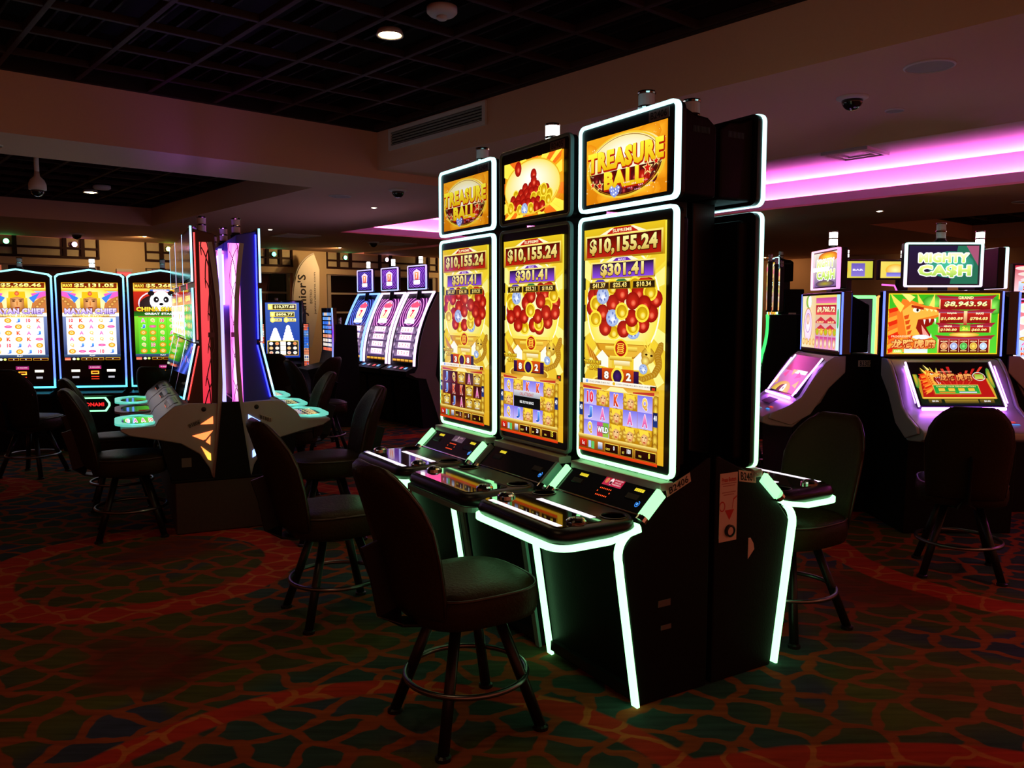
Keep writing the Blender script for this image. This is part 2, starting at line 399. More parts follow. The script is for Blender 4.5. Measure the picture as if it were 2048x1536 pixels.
# window wall
AW = 15.6
wall = MB()
BAYS = [1.21 + 3.63 * i for i in range(-2, 4)]
for i, b in enumerate(BAYS): wall.box(b + 2.87, b + (3.63 if i < 5 else 8), AW, AW + .3, 0, Z1)
for b in BAYS: wall.box(b, b + 2.87, AW, AW + .3, 0, .62); wall.box(b, b + 2.87, AW, AW + .3, 2.24, 2.36)
wb = wall.build('wall_back', BEIGE); structure(room(wb)); wb['label'] = 'beige window wall with timber lattice transoms above tall dark windows'
PANE = mat('cream_transom_pane', (.60, .53, .36), .6, bump=(25, .05, .08)); FRAMEW = mat('window_frame_paint', (.50, .45, .36), .6); DGLASS = mat('night_window_glass', (.004, .004, .005), .06)
POSTS = (0, .29, .57, 1.31, 1.59, 2.33, 2.61, 2.87)
for wi, b in enumerate(BAYS):
    if b < -4: continue
    win = bpy.data.objects.new('window_%d' % (wi + 1), None); COL.objects.link(win); structure(room(win))
    def wbox(name, x0, x1, z0, z1, m, y0=0, y1=.06):
        return MB().box(b + x0, b + x1, AW + y0, AW + y1, z0, z1).build(name, m, win)
    for j in range(7):
        x0, x1 = POSTS[j] + .03, POSTS[j + 1] - .03
        wbox('pane', x0, x1, 2.40, 2.515, PANE, .03, .05); wbox('pane', x0, x1, 2.55, 2.70, PANE, .03, .05)
    for p in POSTS: wbox('lattice_post', p - .03 if p else 0, p + .03 if p < 2.8 else 2.87, 2.36, 2.7, WOOD, -.02, .06)
    wbox('lattice_rail', 0, 2.87, 2.36, 2.40, WOOD, -.025, .06)
    for j in range(7): wbox('lattice_rail', POSTS[j] + .03, POSTS[j + 1] - .03, 2.515, 2.55, WOOD, -.015, .06)
    for j in range(2):
        for k in range(4):
            x0 = .08 + j * 1.38; z0 = .66 + k * .4
            wbox('pane', x0 + .03, x0 + 1.30, z0, z0 + .36, DGLASS, .08, .10)
    for k in range(5): wbox('window_rail', .08, 2.79, .62 + k * .4, .66 + k * .4, FRAMEW, .04, .12)
    for x in (.04, 1.41, 2.75): wbox('window_stile', x, x + .08, .62, 2.24, FRAMEW, .035, .13)
# coloured accent lamps in the lattice
ACC = [(2.68, (.1, 1, .25)), (3.69, (1, .35, .75)), (5.25, (.7, 1, .1)), (7.3, (.05, 1, .45)), (8.91, (.1, 1, .35)), (9.94, (1, .6, .9))]
NMC = ['green', 'pink', 'yellow green', 'teal green', 'bright green', 'pale pink']
WHEREC = ['at the far left', 'above the second portrait machine', 'above the panda machine', 'left of the feather banner', 'right of the feather banner', 'above the curved machines']
for (b, c), nm, wh in zip(ACC, NMC, WHEREC):
    t = thing('accent_lamp', 'round %s accent lamp in the window lattice %s' % (nm, wh), 'lamp', AB(b, AW - .03, 2.60), RZ, 'coloured accent lamps in the window lattice')
    MB().lathe([(.05, 0), (.05, .05), (.02, .06)], 14).map(lambda v: Vector((v.x, v.z, v.y))).build('housing', BLACK, t)
    MB().lathe([(.001, -.014), (.026, -.012), (.042, 0)], 14).map(lambda v: Vector((v.x, v.z, v.y))).build('lens', mat('accent_' + nm, (.3, .3, .3), .3, emis=c, es=14), t, smooth=True)
# right and left end walls
wr = MB().box(18, 18.2, AN, 16, 0, 3.6).build('wall_right', BEIGE); structure(room(wr)); wr['label'] = 'distant beige wall behind the machines on the far side'
wl = MB().box(BL - .2, BL, AN, 16, 0, 3.6).build('wall_left', BEIGE); structure(room(wl)); wl['label'] = 'beige side wall out beyond the left edge'
# ------------------------------------------------------------------ ceiling fittings
BULB = mat('warm_bulb', (.5, .5, .5), .4, emis=(1, .66, .30), es=28)
BULBW = mat('white_bulb', (.5, .5, .5), .4, emis=(1, .85, .62), es=18)
def downlight(b, a, z, r, power, where, warm=True, tint=None, tilt=0, tilt2=0):
    t = thing('downlight', 'small round recessed downlight ' + where, 'downlight', AB(b, a, z), RZ, 'recessed ceiling downlights')
    MB().lathe([(r, .03), (r * 1.02, 0), (r * 1.25, -.006), (r * 1.27, .0), (r * 1.1, .03)], 24).build('trim_ring', WHITEP, t, smooth=True)
    MB().lathe([(.001, -.012), (r * .6, -.008), (r * .97, .002), (r * .97, .02)], 20).build('lamp_glass', BULB if warm else BULBW, t, smooth=True)
    L = bpy.data.lights.new('lamp_beam', 'SPOT'); L.energy = power * DOWN_K; L.color = tint or ((1, .60, .30) if warm else (1, .8, .6)); L.spot_size = R(125); L.spot_blend = .9; L.shadow_soft_size = .05
    lo = bpy.data.objects.new('lamp_beam', L); COL.objects.link(lo); lo.parent = t; lo.location = (0, 0, -.03); lo.rotation_euler = (R(tilt), R(tilt2), 0)
downlight(2.82, 4.35, ZG - .01, .065, 14, 'glowing amber in the large timber grid, near its smoke detector')
downlight(2.91, 11.39, ZG2 - .01, .07, 14, 'glowing amber in the smaller far timber grid')
downlight(5.33, 8.62, Z1, .035, 7, 'in the mauve soffit behind the black dome camera', False)
downlight(5.54, 11.93, Z1, .035, 7, 'in the brown soffit above the back to back machines', False)
downlight(10.24, 4.78, Z1, .04, 7, 'in the far soffit beyond the magenta cove', False)
downlight(5.0, -1.2, Z2, .05, 110, 'added out of view in the near soffit over the carpet, nearest the camera', True, (1, .42, .20))  # added unseen lamp, lights the near machine side and its stickers
downlight(.6, 2.2, ZG - .01, .065, 12, 'added out of view in the large timber grid straight above the camera')  # extra unseen lamp overhead, added as fill
for k_, b_ in enumerate((.75, 4.46, 8.09, 11.72)):  # added washers, there only to warm up the window wall
    downlight(b_, 14.35, Z1, .035, 52, 'added to wash the window wall, %s from the left' % ('first', 'second', 'third', 'fourth')[k_], True, (1, .58, .22), 62)
for k_, a_ in enumerate((3.5, 7.0, 10.5)):  # added lamps tilted at the far wall to lift it out of the dark
    downlight(16.9, a_, Z1, .035, 24, 'added to brighten the far right wall, %s along it' % ('first', 'second', 'third')[k_], True, (1, .42, .16), 0, -58)
sd = thing('smoke_detector', 'white round smoke detector in the large timber grid', 'smoke detector', AB(2.82, 3.82, ZG - .02), RZ)
MB().lathe([(.085, .03), (.085, 0), (.07, -.014), (.05, -.018), (.001, -.018)], 28).build('cover', WHITEP, sd, smooth=True)
MB().lathe([(.03, -.018), (.03, -.034), (.02, -.04), (.001, -.04)], 18).build('sensor_cap', WHITEP, sd, smooth=True)
sd = thing('smoke_detector', 'white smoke detector beside the amber downlight in the far timber grid', 'smoke detector', AB(2.9, 10.85, ZG2 - .02), RZ)
MB().lathe([(.1, .03), (.1, 0), (.08, -.014), (.001, -.018)], 24).build('cover', WHITEP, sd, smooth=True)
for b, a, z, r, lb in ((4.72, 1.96, Z2, .13, 'large white round ceiling speaker above the black dome camera on the near soffit'), (5.56, 2.52, Z2, .06, 'small white round sprinkler plate beside the near black dome camera'),
                       (4.53, 8.01, Z1, .12, 'lilac lit round ceiling speaker on the mauve soffit'), (10.6, 3.3, Z1, .12, 'bluish round ceiling speaker on the far soffit, beside the dark grid'), (1.2, 7.3, Z1, .07, 'small round sprinkler plate on the beam at far left')):
    s_ = thing('ceiling_speaker' if r > .1 else 'sprinkler_plate', lb, 'speaker' if r > .1 else 'sprinkler', AB(b, a, z), RZ)
    MB().lathe([(r, .01), (r, -.006), (r * .93, -.01), (r * .92, -.004)], 28).build('rim', WHITEP, s_, smooth=False)
    MB().lathe([(r * .92, 0), (r * .92, -.005), (.001, -.007)], 24).build('grille', mat('speaker_grille', (.40, .38, .38), .7, bump=(600, .5)), s_)
def dome_cam(b, a, z, s, lb):
    t = thing('dome_camera', lb, 'camera', AB(b, a, z), RZ)
    MB().lathe([(.1 * s, .01), (.1 * s, -.008 * s), (.075 * s, -.02 * s), (.06 * s, -.02 * s)], 26).build('mount_ring', WHITEP, t, smooth=True)
    MB().lathe([(.068 * s * math.cos(R(q)), -.018 * s - .068 * s * math.sin(R(q))) for q in (0, 18, 36, 54, 72, 89)], 22).build('dome', LENS, t, smooth=True)
dome_cam(5.04, 2.55, Z2, .95, 'black dome camera in white ring on the near soffit at upper right')
dome_cam(4.76, 7.23, Z1, .95, 'black dome camera in white ring on the mauve soffit beside the vent')
dome_cam(3.5, 14.6, Z1, 1.1, 'black dome camera above the second portrait machine at the far wall')
dome_cam(7.91, 12.83, Z1, 1.1, 'black dome camera behind the end of the magenta cove')
dome_cam(11.9, 5.0, 2.95, 1.1, 'black dome camera in the dark grid above the cash sign')
pc = thing('pendant_camera', 'white pendant dome camera hanging on a pole from the far timber grid', 'camera', AB(1.66, 8.15, 0), RZ)
MB().tube([(0, 0, 2.98), (0, 0, 2.62)], .02, 12).build('pole', WHITEP, pc, smooth=True)
MB().lathe([(.02, 2.66), (.025, 2.62), (.055, 2.59), (.07, 2.55), (.07, 2.505), (.055, 2.5)], 24).build('housing', WHITEP, pc, smooth=True)
MB().lathe([(.056 * math.cos(R(q)), 2.505 - .06 * math.sin(R(q))) for q in (0, 18, 36, 54, 72, 89)], 22).build('dome', LENS, pc, smooth=True)
# supply grille on the fascia
vt = thing('air_grille', 'long white framed air grille with dark louvres high on the beige fascia', 'vent', AB(4.22, 5.83, 3.02), RZ)
MB().frame([(-.70, -.095), (.70, -.095), (.70, .095), (-.70, .095)], [(-.66, -.06), (.66, -.06), (.66, .06), (-.66, .06)], -.02, .0).map(lambda v: Vector((v.y, v.x, v.z))).build('grille_frame', WHITEP, vt)
MB().box(-.004, 0, -.66, .66, -.06, .06).build('backing', PLENUM, vt)
GR = mat('dusty_louvre', (.20, .19, .18), .7, bump=(40, .2, .6))
for i in range(5): MB().box(-.008, .008, -.66, .66, -.0015, .0015).map(lambda v: Matrix.Rotation(R(38), 3, 'Y') @ v + Vector((-.010, 0, -.048 + i * .024))).build('louvre', GR, vt)
vt = thing('ceiling_diffuser', 'square supply diffuser on the raised magenta cove panel', 'vent', AB(8.2, 4.1, 3.06), RZ)
for k, q in enumerate((.24, .17, .10)): MB().frame([(-q, -q), (q, -q), (q, q), (-q, q)], [(-q + .03, -q + .03), (q - .03, -q + .03), (q - .03, q - .03), (-q + .03, q - .03)], -.03 + k * .008, 0).map(lambda v: Vector((v.x, v.z, v.y))).build('diffuser_ring', WHITEP, vt)
MB().box(-.07, .07, -.07, .07, -.012, 0).build('centre_plate', WHITEP, vt)
for k, (b, a) in enumerate(((6.3, 12.6), (8.4, 12.9))):
    vt = thing('ceiling_diffuser', 'pale flat supply diffuser behind the cove, %s the black dome camera' % ('left of' if k == 0 else 'right of'), 'vent', AB(b, a, Z1), RZ)
    MB().frame([(-.3, -.3), (.3, -.3), (.3, .3), (-.3, .3)], [(-.26, -.26), (.26, -.26), (.26, .26), (-.26, .26)], -.012, 0).map(lambda v: Vector((v.x, v.z, v.y))).build('diffuser_ring', WHITEP, vt)
    for q in range(4): MB().box(-.26, .26, -.2 + q * .13, -.19 + q * .13, -.01, 0).build('vane', WHITEP, vt)

# ------------------------------------------------------------------ stools
def make_stool():
    t = thing('casino_stool', 'x', 'stool')
    # seat cushion
    def sup(a, hx, hy, z, e=3.2, cy=0):
        c, s_ = math.cos(a), math.sin(a)
        return (hx * math.copysign(abs(c) ** (2 / e), c), cy + hy * math.copysign(abs(s_) ** (2 / e), s_), z)
    N = 28
    prof = [(.86, .41), (.97, .42), (1.0, .445), (1.0, .485), (.97, .515), (.86, .533), (.55, .538), (.2, .538)]
    seat = MB().loft([[sup(2 * math.pi * i / N, .225 * k, .225 * k, z) for i in range(N)] for k, z in prof]).build('seat', LEATHER, t, smooth=True)
    MB().tube([sup(2 * math.pi * i / N, .219, .219, .518) for i in range(N)], .005, 6, True).build('piping', PIPING, seat, smooth=True)
    # curved padded back
    def back_ring(v, thick):            # v 0..1 from bottom to top
        hw = .215 * (1 - .14 * (1 - v) ** 2) * (1.0 if v < .55 else math.sqrt(max(.0, 1 - ((v - .55) / .46) ** 2 * .86)))
        z = .455 + .51 * v; y0 = -.235 - .135 * v ** 1.25
        ring = []
        for i in range(20):
            a = 2 * math.pi * i / 20; c, s_ = math.cos(a), math.sin(a)
            x = hw * math.copysign(abs(c) ** .6, c)
            y = y0 + thick * math.copysign(abs(s_) ** .8, s_) + .07 * (x / .2) ** 2
            ring.append((x, y, z))
        return ring
    rings = [back_ring(0, .012), back_ring(.02, .03)] + [back_ring(v, .04) for v in (.1, .25, .4, .55, .65, .75, .83, .89)] + [back_ring(.94, .038), back_ring(.975, .030), back_ring(1.0, .010)]
    back = MB().loft(rings).build('backrest', LEATHER, t, smooth=True)
    pl = []
    for v in (.03, .2, .4, .6, .75, .85, .93, .985):
        r_ = back_ring(v, .036); pl.append(r_[0])
    MB().tube(pl, .005, 6).build('piping', PIPING, back, smooth=True)
    MB().tube([(-p[0], p[1], p[2]) for p in pl], .005, 6).build('piping', PIPING, back, smooth=True)
    # L bracket, swivel, legs and foot ring
    MB().tube([(0, -.05, .403), (0, -.20, .403), (0, -.262, .415), (0, -.290, .46), (0, -.315, .60), (0, -.345, .70)], .01, sq=(.045, .006)).build('back_bracket', LEGM, t, bevel=.003)
    MB().lathe([(.11, .38), (.11, .408), (.09, .412)], 24).build('swivel_plate', LEGM, t)
    for sx in (-1, 1):
        for sy in (-1, 1):
            lg = MB().tube([(sx * .085, sy * .085, .385), (sx * .19, sy * .19, .012)], [.020, .020], 10).build('leg', LEGM, t, smooth=True)
            MB().lathe([(.027, 0), (.027, .012), (.018, .018)], 12, (sx * .191, sy * .191, 0)).build('foot_glide', LEGM, lg)
    MB().tube([(.215 * math.cos(2 * math.pi * i / 40), .215 * math.sin(2 * math.pi * i / 40), .185) for i in range(40)], .0105, 8, True).build('foot_ring', mat('worn_steel', (.18, .17, .18), .3, metal=1), t, smooth=True)
    return t
STOOLS = [   # x, y, turn of its facing direction (degrees right of straight ahead), label
    (-.163, 2.81, 58, 'brown leather casino stool nearest the camera, in front of the B2406 machine'),
    (-.85, 3.86, 60, 'brown leather stool pulled up to the far machine of the green neon bank, B2404'),
    (-1.20, 5.24, -112, 'brown stool with blue sheen on its seat, facing the B1801 console'),
    (-1.80, 6.52, -112, 'brown stool beyond the B1801 stool, back turned to the curved machines'),
    (-2.50, 5.30, 66, 'dark stool with red glow on its seat beside the B1806 console'),
    (-2.95, 6.12, 64, 'dark stool behind the red lit one, at the second B1806 side console'),
    (-4.28, 7.25, 4, 'black silhouetted stool in front of the leftmost portrait machine'),
    (-3.15, 7.62, 12, 'black silhouetted stool in front of the panda screen machine'),
    (-2.86, 9.95, -8, 'dark stool facing the blue screen machine with dotted light panels'),
    (-2.25, 9.0, -70, 'dark stool turned sideways beside the blue screen machine'),
    (-1.95, 8.45, 64, 'dark stool before the curved purple machines'),
    (1.275, 3.71, -124, 'brown stool with green sheen at the rear side of the neon bank'),
    (2.50, 4.50, 22, 'black silhouetted stool in front of the dragon screen machine'),
    (2.03, 7.15, -70, 'purple lit stool behind the silver console of B2302'),
]
proto = make_stool()
for i, (x, y, ang, lb) in enumerate(STOOLS):
    o = proto if i == 0 else copy_tree(proto)
    o.location = (x, y, 0); o.rotation_euler = (0, 0, R(-ang)); tag(o, lb, 'stool', 'leather casino stools')

# ------------------------------------------------------------------ shared machine fittings
def stack_light(t, x, y, z, s=1.0, lit=None, name='stack_light'):
    o = MB().lathe([(.034 * s, 0), (.034 * s, .02 * s), (.026 * s, .028 * s), (.026 * s, .034 * s)], 16, (x, y, z)).build(name, BLACK, t, smooth=False)
    seg = mat('stack_segment', (.55, .56, .60), .25) if lit is None else mat('stack_lit_%g' % lit, (.6, .6, .6), .3, emis=(1, .95, .88), es=lit)
    for k in range(2):
        MB().lathe([(.024 * s, 0), (.024 * s, .032 * s)], 16, (x, y, z + (.036 + k * .042) * s)).build('lamp_segment', seg, o, smooth=False)
        MB().lathe([(.0255 * s, 0), (.027 * s, .004 * s), (.0255 * s, .008 * s)], 16, (x, y, z + (.069 + k * .042) * s)).build('chrome_ring', CHROME, o)
    return o
def neon_frame(t, x0, z0, x1, z1, y0, y1, wdt, rad, col, name='neon_frame', m=None):
    return MB().frame(rr(x0, z0, x1, z1, rad), rr(x0 + wdt, z0 + wdt, x1 - wdt, z1 - wdt, max(rad - wdt, .004)), y0, y1).build(name, m or NEON, t, col=None if m is UNLIT else col, bevel=.003 if m is UNLIT else 0)
def drink_sticker(t, x, y0, z0, w=.095, h=.27):     # on a face looking along +x; y grows to the right
    o = MB().box(x, x + .002, y0, y0 + w, z0, z0 + h).build('drink_sticker', mat('sticker_paper', (.66, .52, .47), .7), t)
    RED = mat('sticker_red', (.52, .03, .02), .7)
    X = x + .003
    def P(pts, nm='print', m=RED): return MB().loft([[(X - .0006, y0 + a * w, z0 + b * h) for a, b in pts], [(X, y0 + a * w, z0 + b * h) for a, b in pts]]).build(nm, m, o)
    P([(.3, .46), (.82, .46), (.56, .31)], 'glass_print'); P([(.70, .47), (.72, .47), (.80, .6), (.98, .64), (.98, .655), (.78, .62)], 'straw_print')
    MB().frame([(.14 + .17 * math.cos(a), .52 + .075 * math.sin(a)) for a in [k * .3491 for k in range(18)]], [(.14 + .13 * math.cos(a), .52 + .058 * math.sin(a)) for a in [k * .3491 for k in range(18)]], X - .0006, X).map(lambda v: Vector((v.y, y0 + max(v.x, 0) * w, z0 + v.z * h))).build('fruit_print', RED, o)
    lettering('sticker_heading', o, 'Press Button', (X - .001, y0 + w * .08, z0 + h * .94), (X - .001, y0 + w * .92, z0 + h * .94), (X - .001, y0 + w * .08, z0 + h * .87), RED, .02, .02)
    for k, (a, b) in enumerate(((.08, .92), (.16, .86), (.12, .9), (.2, .8))):
        P([(a, .855 - .035 * k - (.06 if k > 1 else 0)), (b, .855 - .035 * k - (.06 if k > 1 else 0)), (b, .843 - .035 * k - (.06 if k > 1 else 0)), (a, .843 - .035 * k - (.06 if k > 1 else 0))], 'text_line', mat('sticker_text', (.40, .16, .13), .7))
    MB().lathe([(.024, 0), (.024, .012), (.019, .014), (.017, .008), (.001, .008)], 24).map(lambda v: Vector((X + v.z, y0 + w * .55 + v.x, z0 + h * .155 + v.y))).build('call_button', BLACK, o, smooth=False)
    MB().lathe([(.016, .0085), (.001, .0095)], 18).map(lambda v: Vector((X + v.z, y0 + w * .55 + v.x, z0 + h * .155 + v.y))).build('button_face', mat('sticker_paper'), o)
    return o

# ------------------------------------------------------------------ pictures for the big portrait machines
LET = {'10': ('d02040', 'ff5060'), 'K': ('c01008', 'ff6a30'), 'Q': ('d08a10', 'ffe070'), 'J': ('1848b8', '70b0ff'), 'A': ('d83a98', 'ff9ad0')}
def face_tile(a, x0, y0, x1, y1):
    w, h = x1 - x0, y1 - y0; cx, cy = (x0 + x1) / 2, (y0 + y1) / 2
    a.rect(x0, y0, x1, y1, 'e8b820', 'b87a08')
    for i in range(9):
        q = i * .7; a.ell(cx + w * .34 * math.cos(q), cy + h * .34 * math.sin(q), w * .2, h * .2, 'a86a08', 'ffe060', 8)
    a.ell(cx + w * .06, cy + h * .06, w * .25, h * .36, 'd89048', 'ffdca0', 14)
    a.poly([(cx - w * .3, y0 + h * .02), (cx + w * .34, y0 + h * .05), (cx + w * .34, cy - h * .14), (cx, cy - h * .26), (cx - w * .22, cy)], 'f8d840')
    for dx in (-.04, .17): a.ell(cx + w * dx, cy - h * .04, w * .055, h * .035, '301808', n=8)
    a.ell(cx + w * .07, cy + h * .27, w * .09, h * .04, 'c02818', n=8); a.rect(cx + w * .06, cy, cx + w * .09, cy + h * .16, 'b87838')
def mask_tile(a, x0, y0, x1, y1):
    w, h = x1 - x0, y1 - y0; cx, cy = (x0 + x1) / 2, (y0 + y1) / 2
    a.rect(x0, y0, x1, y1, 'd8a818', '906008'); a.ell(cx, cy, w * .46, h * .46, 'a87008', 'ffe878', 12)
    for d in (-1, 1):
        a.ell(cx + d * w * .2, cy - h * .1, w * .13, h * .11, 'fff4c0', '402008', 10); a.ell(cx + d * w * .34, cy - h * .36, w * .12, h * .1, 'ffe060', n=8)
        a.poly([(cx + d * w * .05, cy - h * .28), (cx + d * w * .4, cy - h * .34), (cx + d * w * .4, cy - h * .22)], '602808')
    a.ell(cx, cy + h * .1, w * .13, h * .1, 'fff0a0', n=8); a.rect(cx - w * .28, cy + h * .24, cx + w * .28, cy + h * .36, 'fff8e0', '601808')
def treasure_main(ver):
    a = Art(100, 181, 1.08 if ver != 4 else 1.0)
    a.warp = lambda y: y * .977 if y < 88 else 86 + (y - 88) * .6935 if y < 150 else 129 + (y - 150) * 1.81 if y < 171 else 167 + (y - 171) * 1.4
    a.rect(0, 0, 100, 181, 'f0e040', 'e0a820')
    for i in range(20):                                                # sun rays behind the globe
        q0, q1 = R(i * 18), R(i * 18 + 8)
        a.poly([(50, 62), (50 + 90 * math.cos(q0), 62 + 90 * math.sin(q0)), (50 + 90 * math.cos(q1), 62 + 90 * math.sin(q1))], 'fff58a' if i % 2 else 'f2d030', .95)
    a.ell(50, 64, 46, 47, 'f4e23a', 'fffdd8', 40, dx=-5, dy=8); a.ring(50, 64, 46, 47, 1.6, 'fffbe0', 40)
    # top jackpot banner
    a.rect(0, 0, 100, 25, 'e8c420', 'b88a10'); a.poly([(20, 6), (36, 1), (64, 1), (80, 6)], 'fff4d0'); a.poly([(30, 5.5), (40, .8), (60, .8), (70, 5.5)], 'c02010')
    a.text('SUPREME', 50, 3.3, 2.6, 'fff2c0', 24, .02)
    a.rect(2, 5.6, 98, 24.6, 'ffe870', 'a87808'); a.rect(4, 7, 96, 23.4, '4a0804', 'b81c0c')
    a.text('$10,155.24', 50, 15.2, 14.2, 'fff8a0', 84, .05, 'c89808', out='3a0a00', ow=.05)
    a.poly([(30, 27.5), (38, 24.4), (62, 24.4), (70, 27.5)], 'fff4d8'); a.poly([(38, 27.6), (43, 25), (57, 25), (62, 27.6)], '6a28b0'); a.text('MAXI', 50, 26.4, 1.7, 'f0d8ff', 9, .02)
    a.rect(10, 27.5, 90, 41.5, 'ffe880', 'b08410'); a.rect(12, 28.7, 88, 40.3, '10061c', '8a48e0')
    a.text('$301.41', 50, 34.6, 11.4, 'fff7a0', 54, .05, 'd0a010', out='2a0a20', ow=.05)
    rnd = random.Random(ver)
    BALLS = 'r118,330 r140,315 g185,302 g258,297 r300,303 r322,345 r270,322 r205,345 r115,372 g128,358 g307,322 r310,392 d252,452 g188,457 r222,446 r160,442 r285,428 g255,436 r290,362 r152,390 g128,412 r252,408 g285,392 r255,350 r187,357 r220,322 d153,330 d187,408 g221,385'.split()
    for q in BALLS:
        px, py = map(float, q[1:].split(',')); kind = q[0] if ver == 6 or rnd.random() < .6 else rnd.choice('rrg')
        a.ball((px - 83) / 2.62 + (rnd.uniform(-3, 3) if ver != 6 else 0), (py - 100) / 4.31 + 1.5 + (rnd.uniform(-1.5, 1.5) if ver != 6 else 0), 8.2, kind, 7.0)
    small = {6: ('$41.37', '$25.43', '$10.34'), 5: ('$41.87', '$25.21', '$10.63'), 4: ('$41.87', '$26.18', '$10.21')}[ver]
    for i, s_ in enumerate(small):
        x = 22 + 28 * i; a.poly([(x - 8, 44), (x - 4, 41.8), (x + 4, 41.8), (x + 8, 44)], ('4a38a8', '2a7838', 'c02818')[i])
        a.rect(x - 13.4, 43.7, x + 13.4, 49.8, 'c8a020', '806008'); a.rect(x - 12.5, 44.3, x + 12.5, 49.3, '140c04', '302008'); a.text(s_, x, 46.9, 4.3, 'fff6a0', 17, .03, 'e8b820')
    # golden bowl with medallion
    a.poly([(14, 92), (86, 92), (80, 103), (66, 112), (34, 112), (20, 103)], 'b87a10'); a.poly([(14, 92), (86, 92), (83, 96), (17, 96)], 'ffe25a')
    a.poly([(20, 97), (44, 97), (44, 110), (34, 110), (23, 103)], 'd89a20'); a.poly([(56, 97), (80, 97), (77, 103), (66, 110), (56, 110)], 'e8b438'); a.rect(30, 99, 70, 104, 'ffe860', 'c89018')
    a.ell(50, 101, 9, 11, 'ffe23a', 'ffc820', 20); a.ell(50, 101, 7, 9, 'a81008', 'e03818', 18)
    for q in range(5): a.ring(50, 96.5 + q * 2.2, 4.5 - .6 * (q % 2), 1.5, .8, 'ffe040', 10)
    a.rect(36, 110, 64, 115, 'ffea60', 'c08a10'); a.rect(40, 115, 60, 121, 'fff8d0', 'e0b838')
    a.poly([(26, 104), (34, 112), (34, 124), (22, 122), (18, 112)], 'fffbe8'); a.poly([(74, 104), (66, 112), (66, 124), (76, 124), (82, 112)], 'fffbe8')
    # dragon coiling at the right
    pth = [(98, 96), (94, 106), (97, 117), (92, 127), (80, 133), (68, 132)]
    for i in range(44):
        t = i / 43 * 4.999; k = int(t); f = t - k; x = pth[k][0] * (1 - f) + pth[k + 1][0] * f; y = pth[k][1] * (1 - f) + pth[k + 1][1] * f
        a.ell(x, y, 4.4 - .03 * i, 4.2 - .03 * i, 'a87010', 'ffe460' if i % 2 else 'e0a828', 8)
    a.ell(84, 107, 8, 9, 'b07c10', 'ffe060', 12); a.ell(81, 113, 5, 5.5, 'c08a18', 'fff080', 10)
    for q in (-70, -40, -15, 15): a.poly([(84, 103), (84 + 13 * math.sin(R(q)), 103 - 15 * math.cos(R(q))), (87, 104)], 'f8d840')
    a.ell(82, 106, 1.6, 1.2, '200800', n=8); a.ell(88, 107, 1.6, 1.2, '200800', n=8); a.ball(80, 122, 5, 'd')
    pth = [(2, 96), (8, 104), (14, 112)]
    for i in range(6): a.poly([(2 + i * 2, 94 + i * 2), (12 + i * 2, 112 + i), (8 + i * 2, 113 + i)], 'b86a10' if i % 2 else 'e0a030')
    a.text('TREASURE', 13, 119, 4.4, 'ffe838', 23, .04, 'd8a010', out='6a3808', ow=.12); a.text('BALL', 16, 125.5, 4.8, 'ffe838', 14, .04, 'd8a010', out='6a3808', ow=.12)
    a.star(5, 125.5, 2, 'c89020'); a.star(26, 125.5, 2, 'c89020')
    # counter drum
    a.ell(50, 141, 34, 11, '9a6010', 'f0c040', 26); a.ring(50, 141, 34, 11, 2, 'ffe25a', 26)
    a.rect(24, 125, 76, 140, '38104a', '1a0830'); a.rect(30, 124, 70, 139, 'd85010', 'a02c08'); a.ell(50, 132, 8, 9.5, 'ffe040', n=18); a.ell(50, 132.5, 5.6, 7.4, '1a0838', '402068', 16)
    d = {6: ('8', '2'), 5: ('8', '2'), 4: ('3', '8')}[ver]
    a.text(d[0], 36, 132, 9, 'fffdf0', 6, .05, out='501008'); a.text(d[1], 64, 132, 9, 'fffdf0', 6, .05, out='501008')
    if ver != 5:
        a.rect(4, 138.5, 96, 144, 'fff8e8', 'f4ecd8'); a.ell(10, 141.2, 1.8, 2, '80a8f0', n=10); a.ell(46, 141.2, 1.8, 2, 'e8b820', n=10)
        a.text('AWARDS SUPREME OR MAXI ONLY', 27, 141.3, 2, '907868', 28, .01); a.text('AWARDS SUPREME, MAXI, MEGA, MAJOR OR MINI ONLY', 72, 141.3, 2, '907868', 46, .01)
    a.rect(90, 139.5, 97, 147, '281808', '503818'); a.rect(92, 141, 95.5, 143.5, 'd02818')
    # reel window
    a.rect(0, 144, 100, 150, 'd8901c', 'f0c850'); a.poly([(36, 150), (42, 145), (58, 145), (64, 150)], 'fff0a8'); a.poly([(5, 146), (30, 148), (30, 150), (5, 150)], 'c03828'); a.poly([(70, 148), (95, 146), (95, 150), (70, 150)], 'c03828')
    a.rect(0, 149.6, 100, 171.5, 'b87810', '804c08'); a.rect(3, 149.6, 97, 151, 'ffec80', 'c08a18')
    for q in range(6):
        a.ell(3, 152 + q * 4, 3, 3, 'a06808', 'ffe050', 8); a.ell(97, 152 + q * 4, 3, 3, 'a06808', 'ffe050', 8)
    G = {6: (('10', 'F', 'K', 'F', 'Q'), ('J', 'A', 'F', 'A', 'A'), ('Q', 'W', 'F', 'F', 'F')), 5: (('Q', 'F', 'K', 'K', 'F'), ('F', 'J', 'J', 'F', 'F'), ('Q', 'J', 'F', 'J', 'F')), 4: (('J', 'Q', 'D', 'A', 'D'), ('J', 'K', 'K', 'D', 'A'), ('D', 'J', 'A', 'D', 'D'))}[ver]
    top, ch, cw = 150.2, 7.0, 17.4
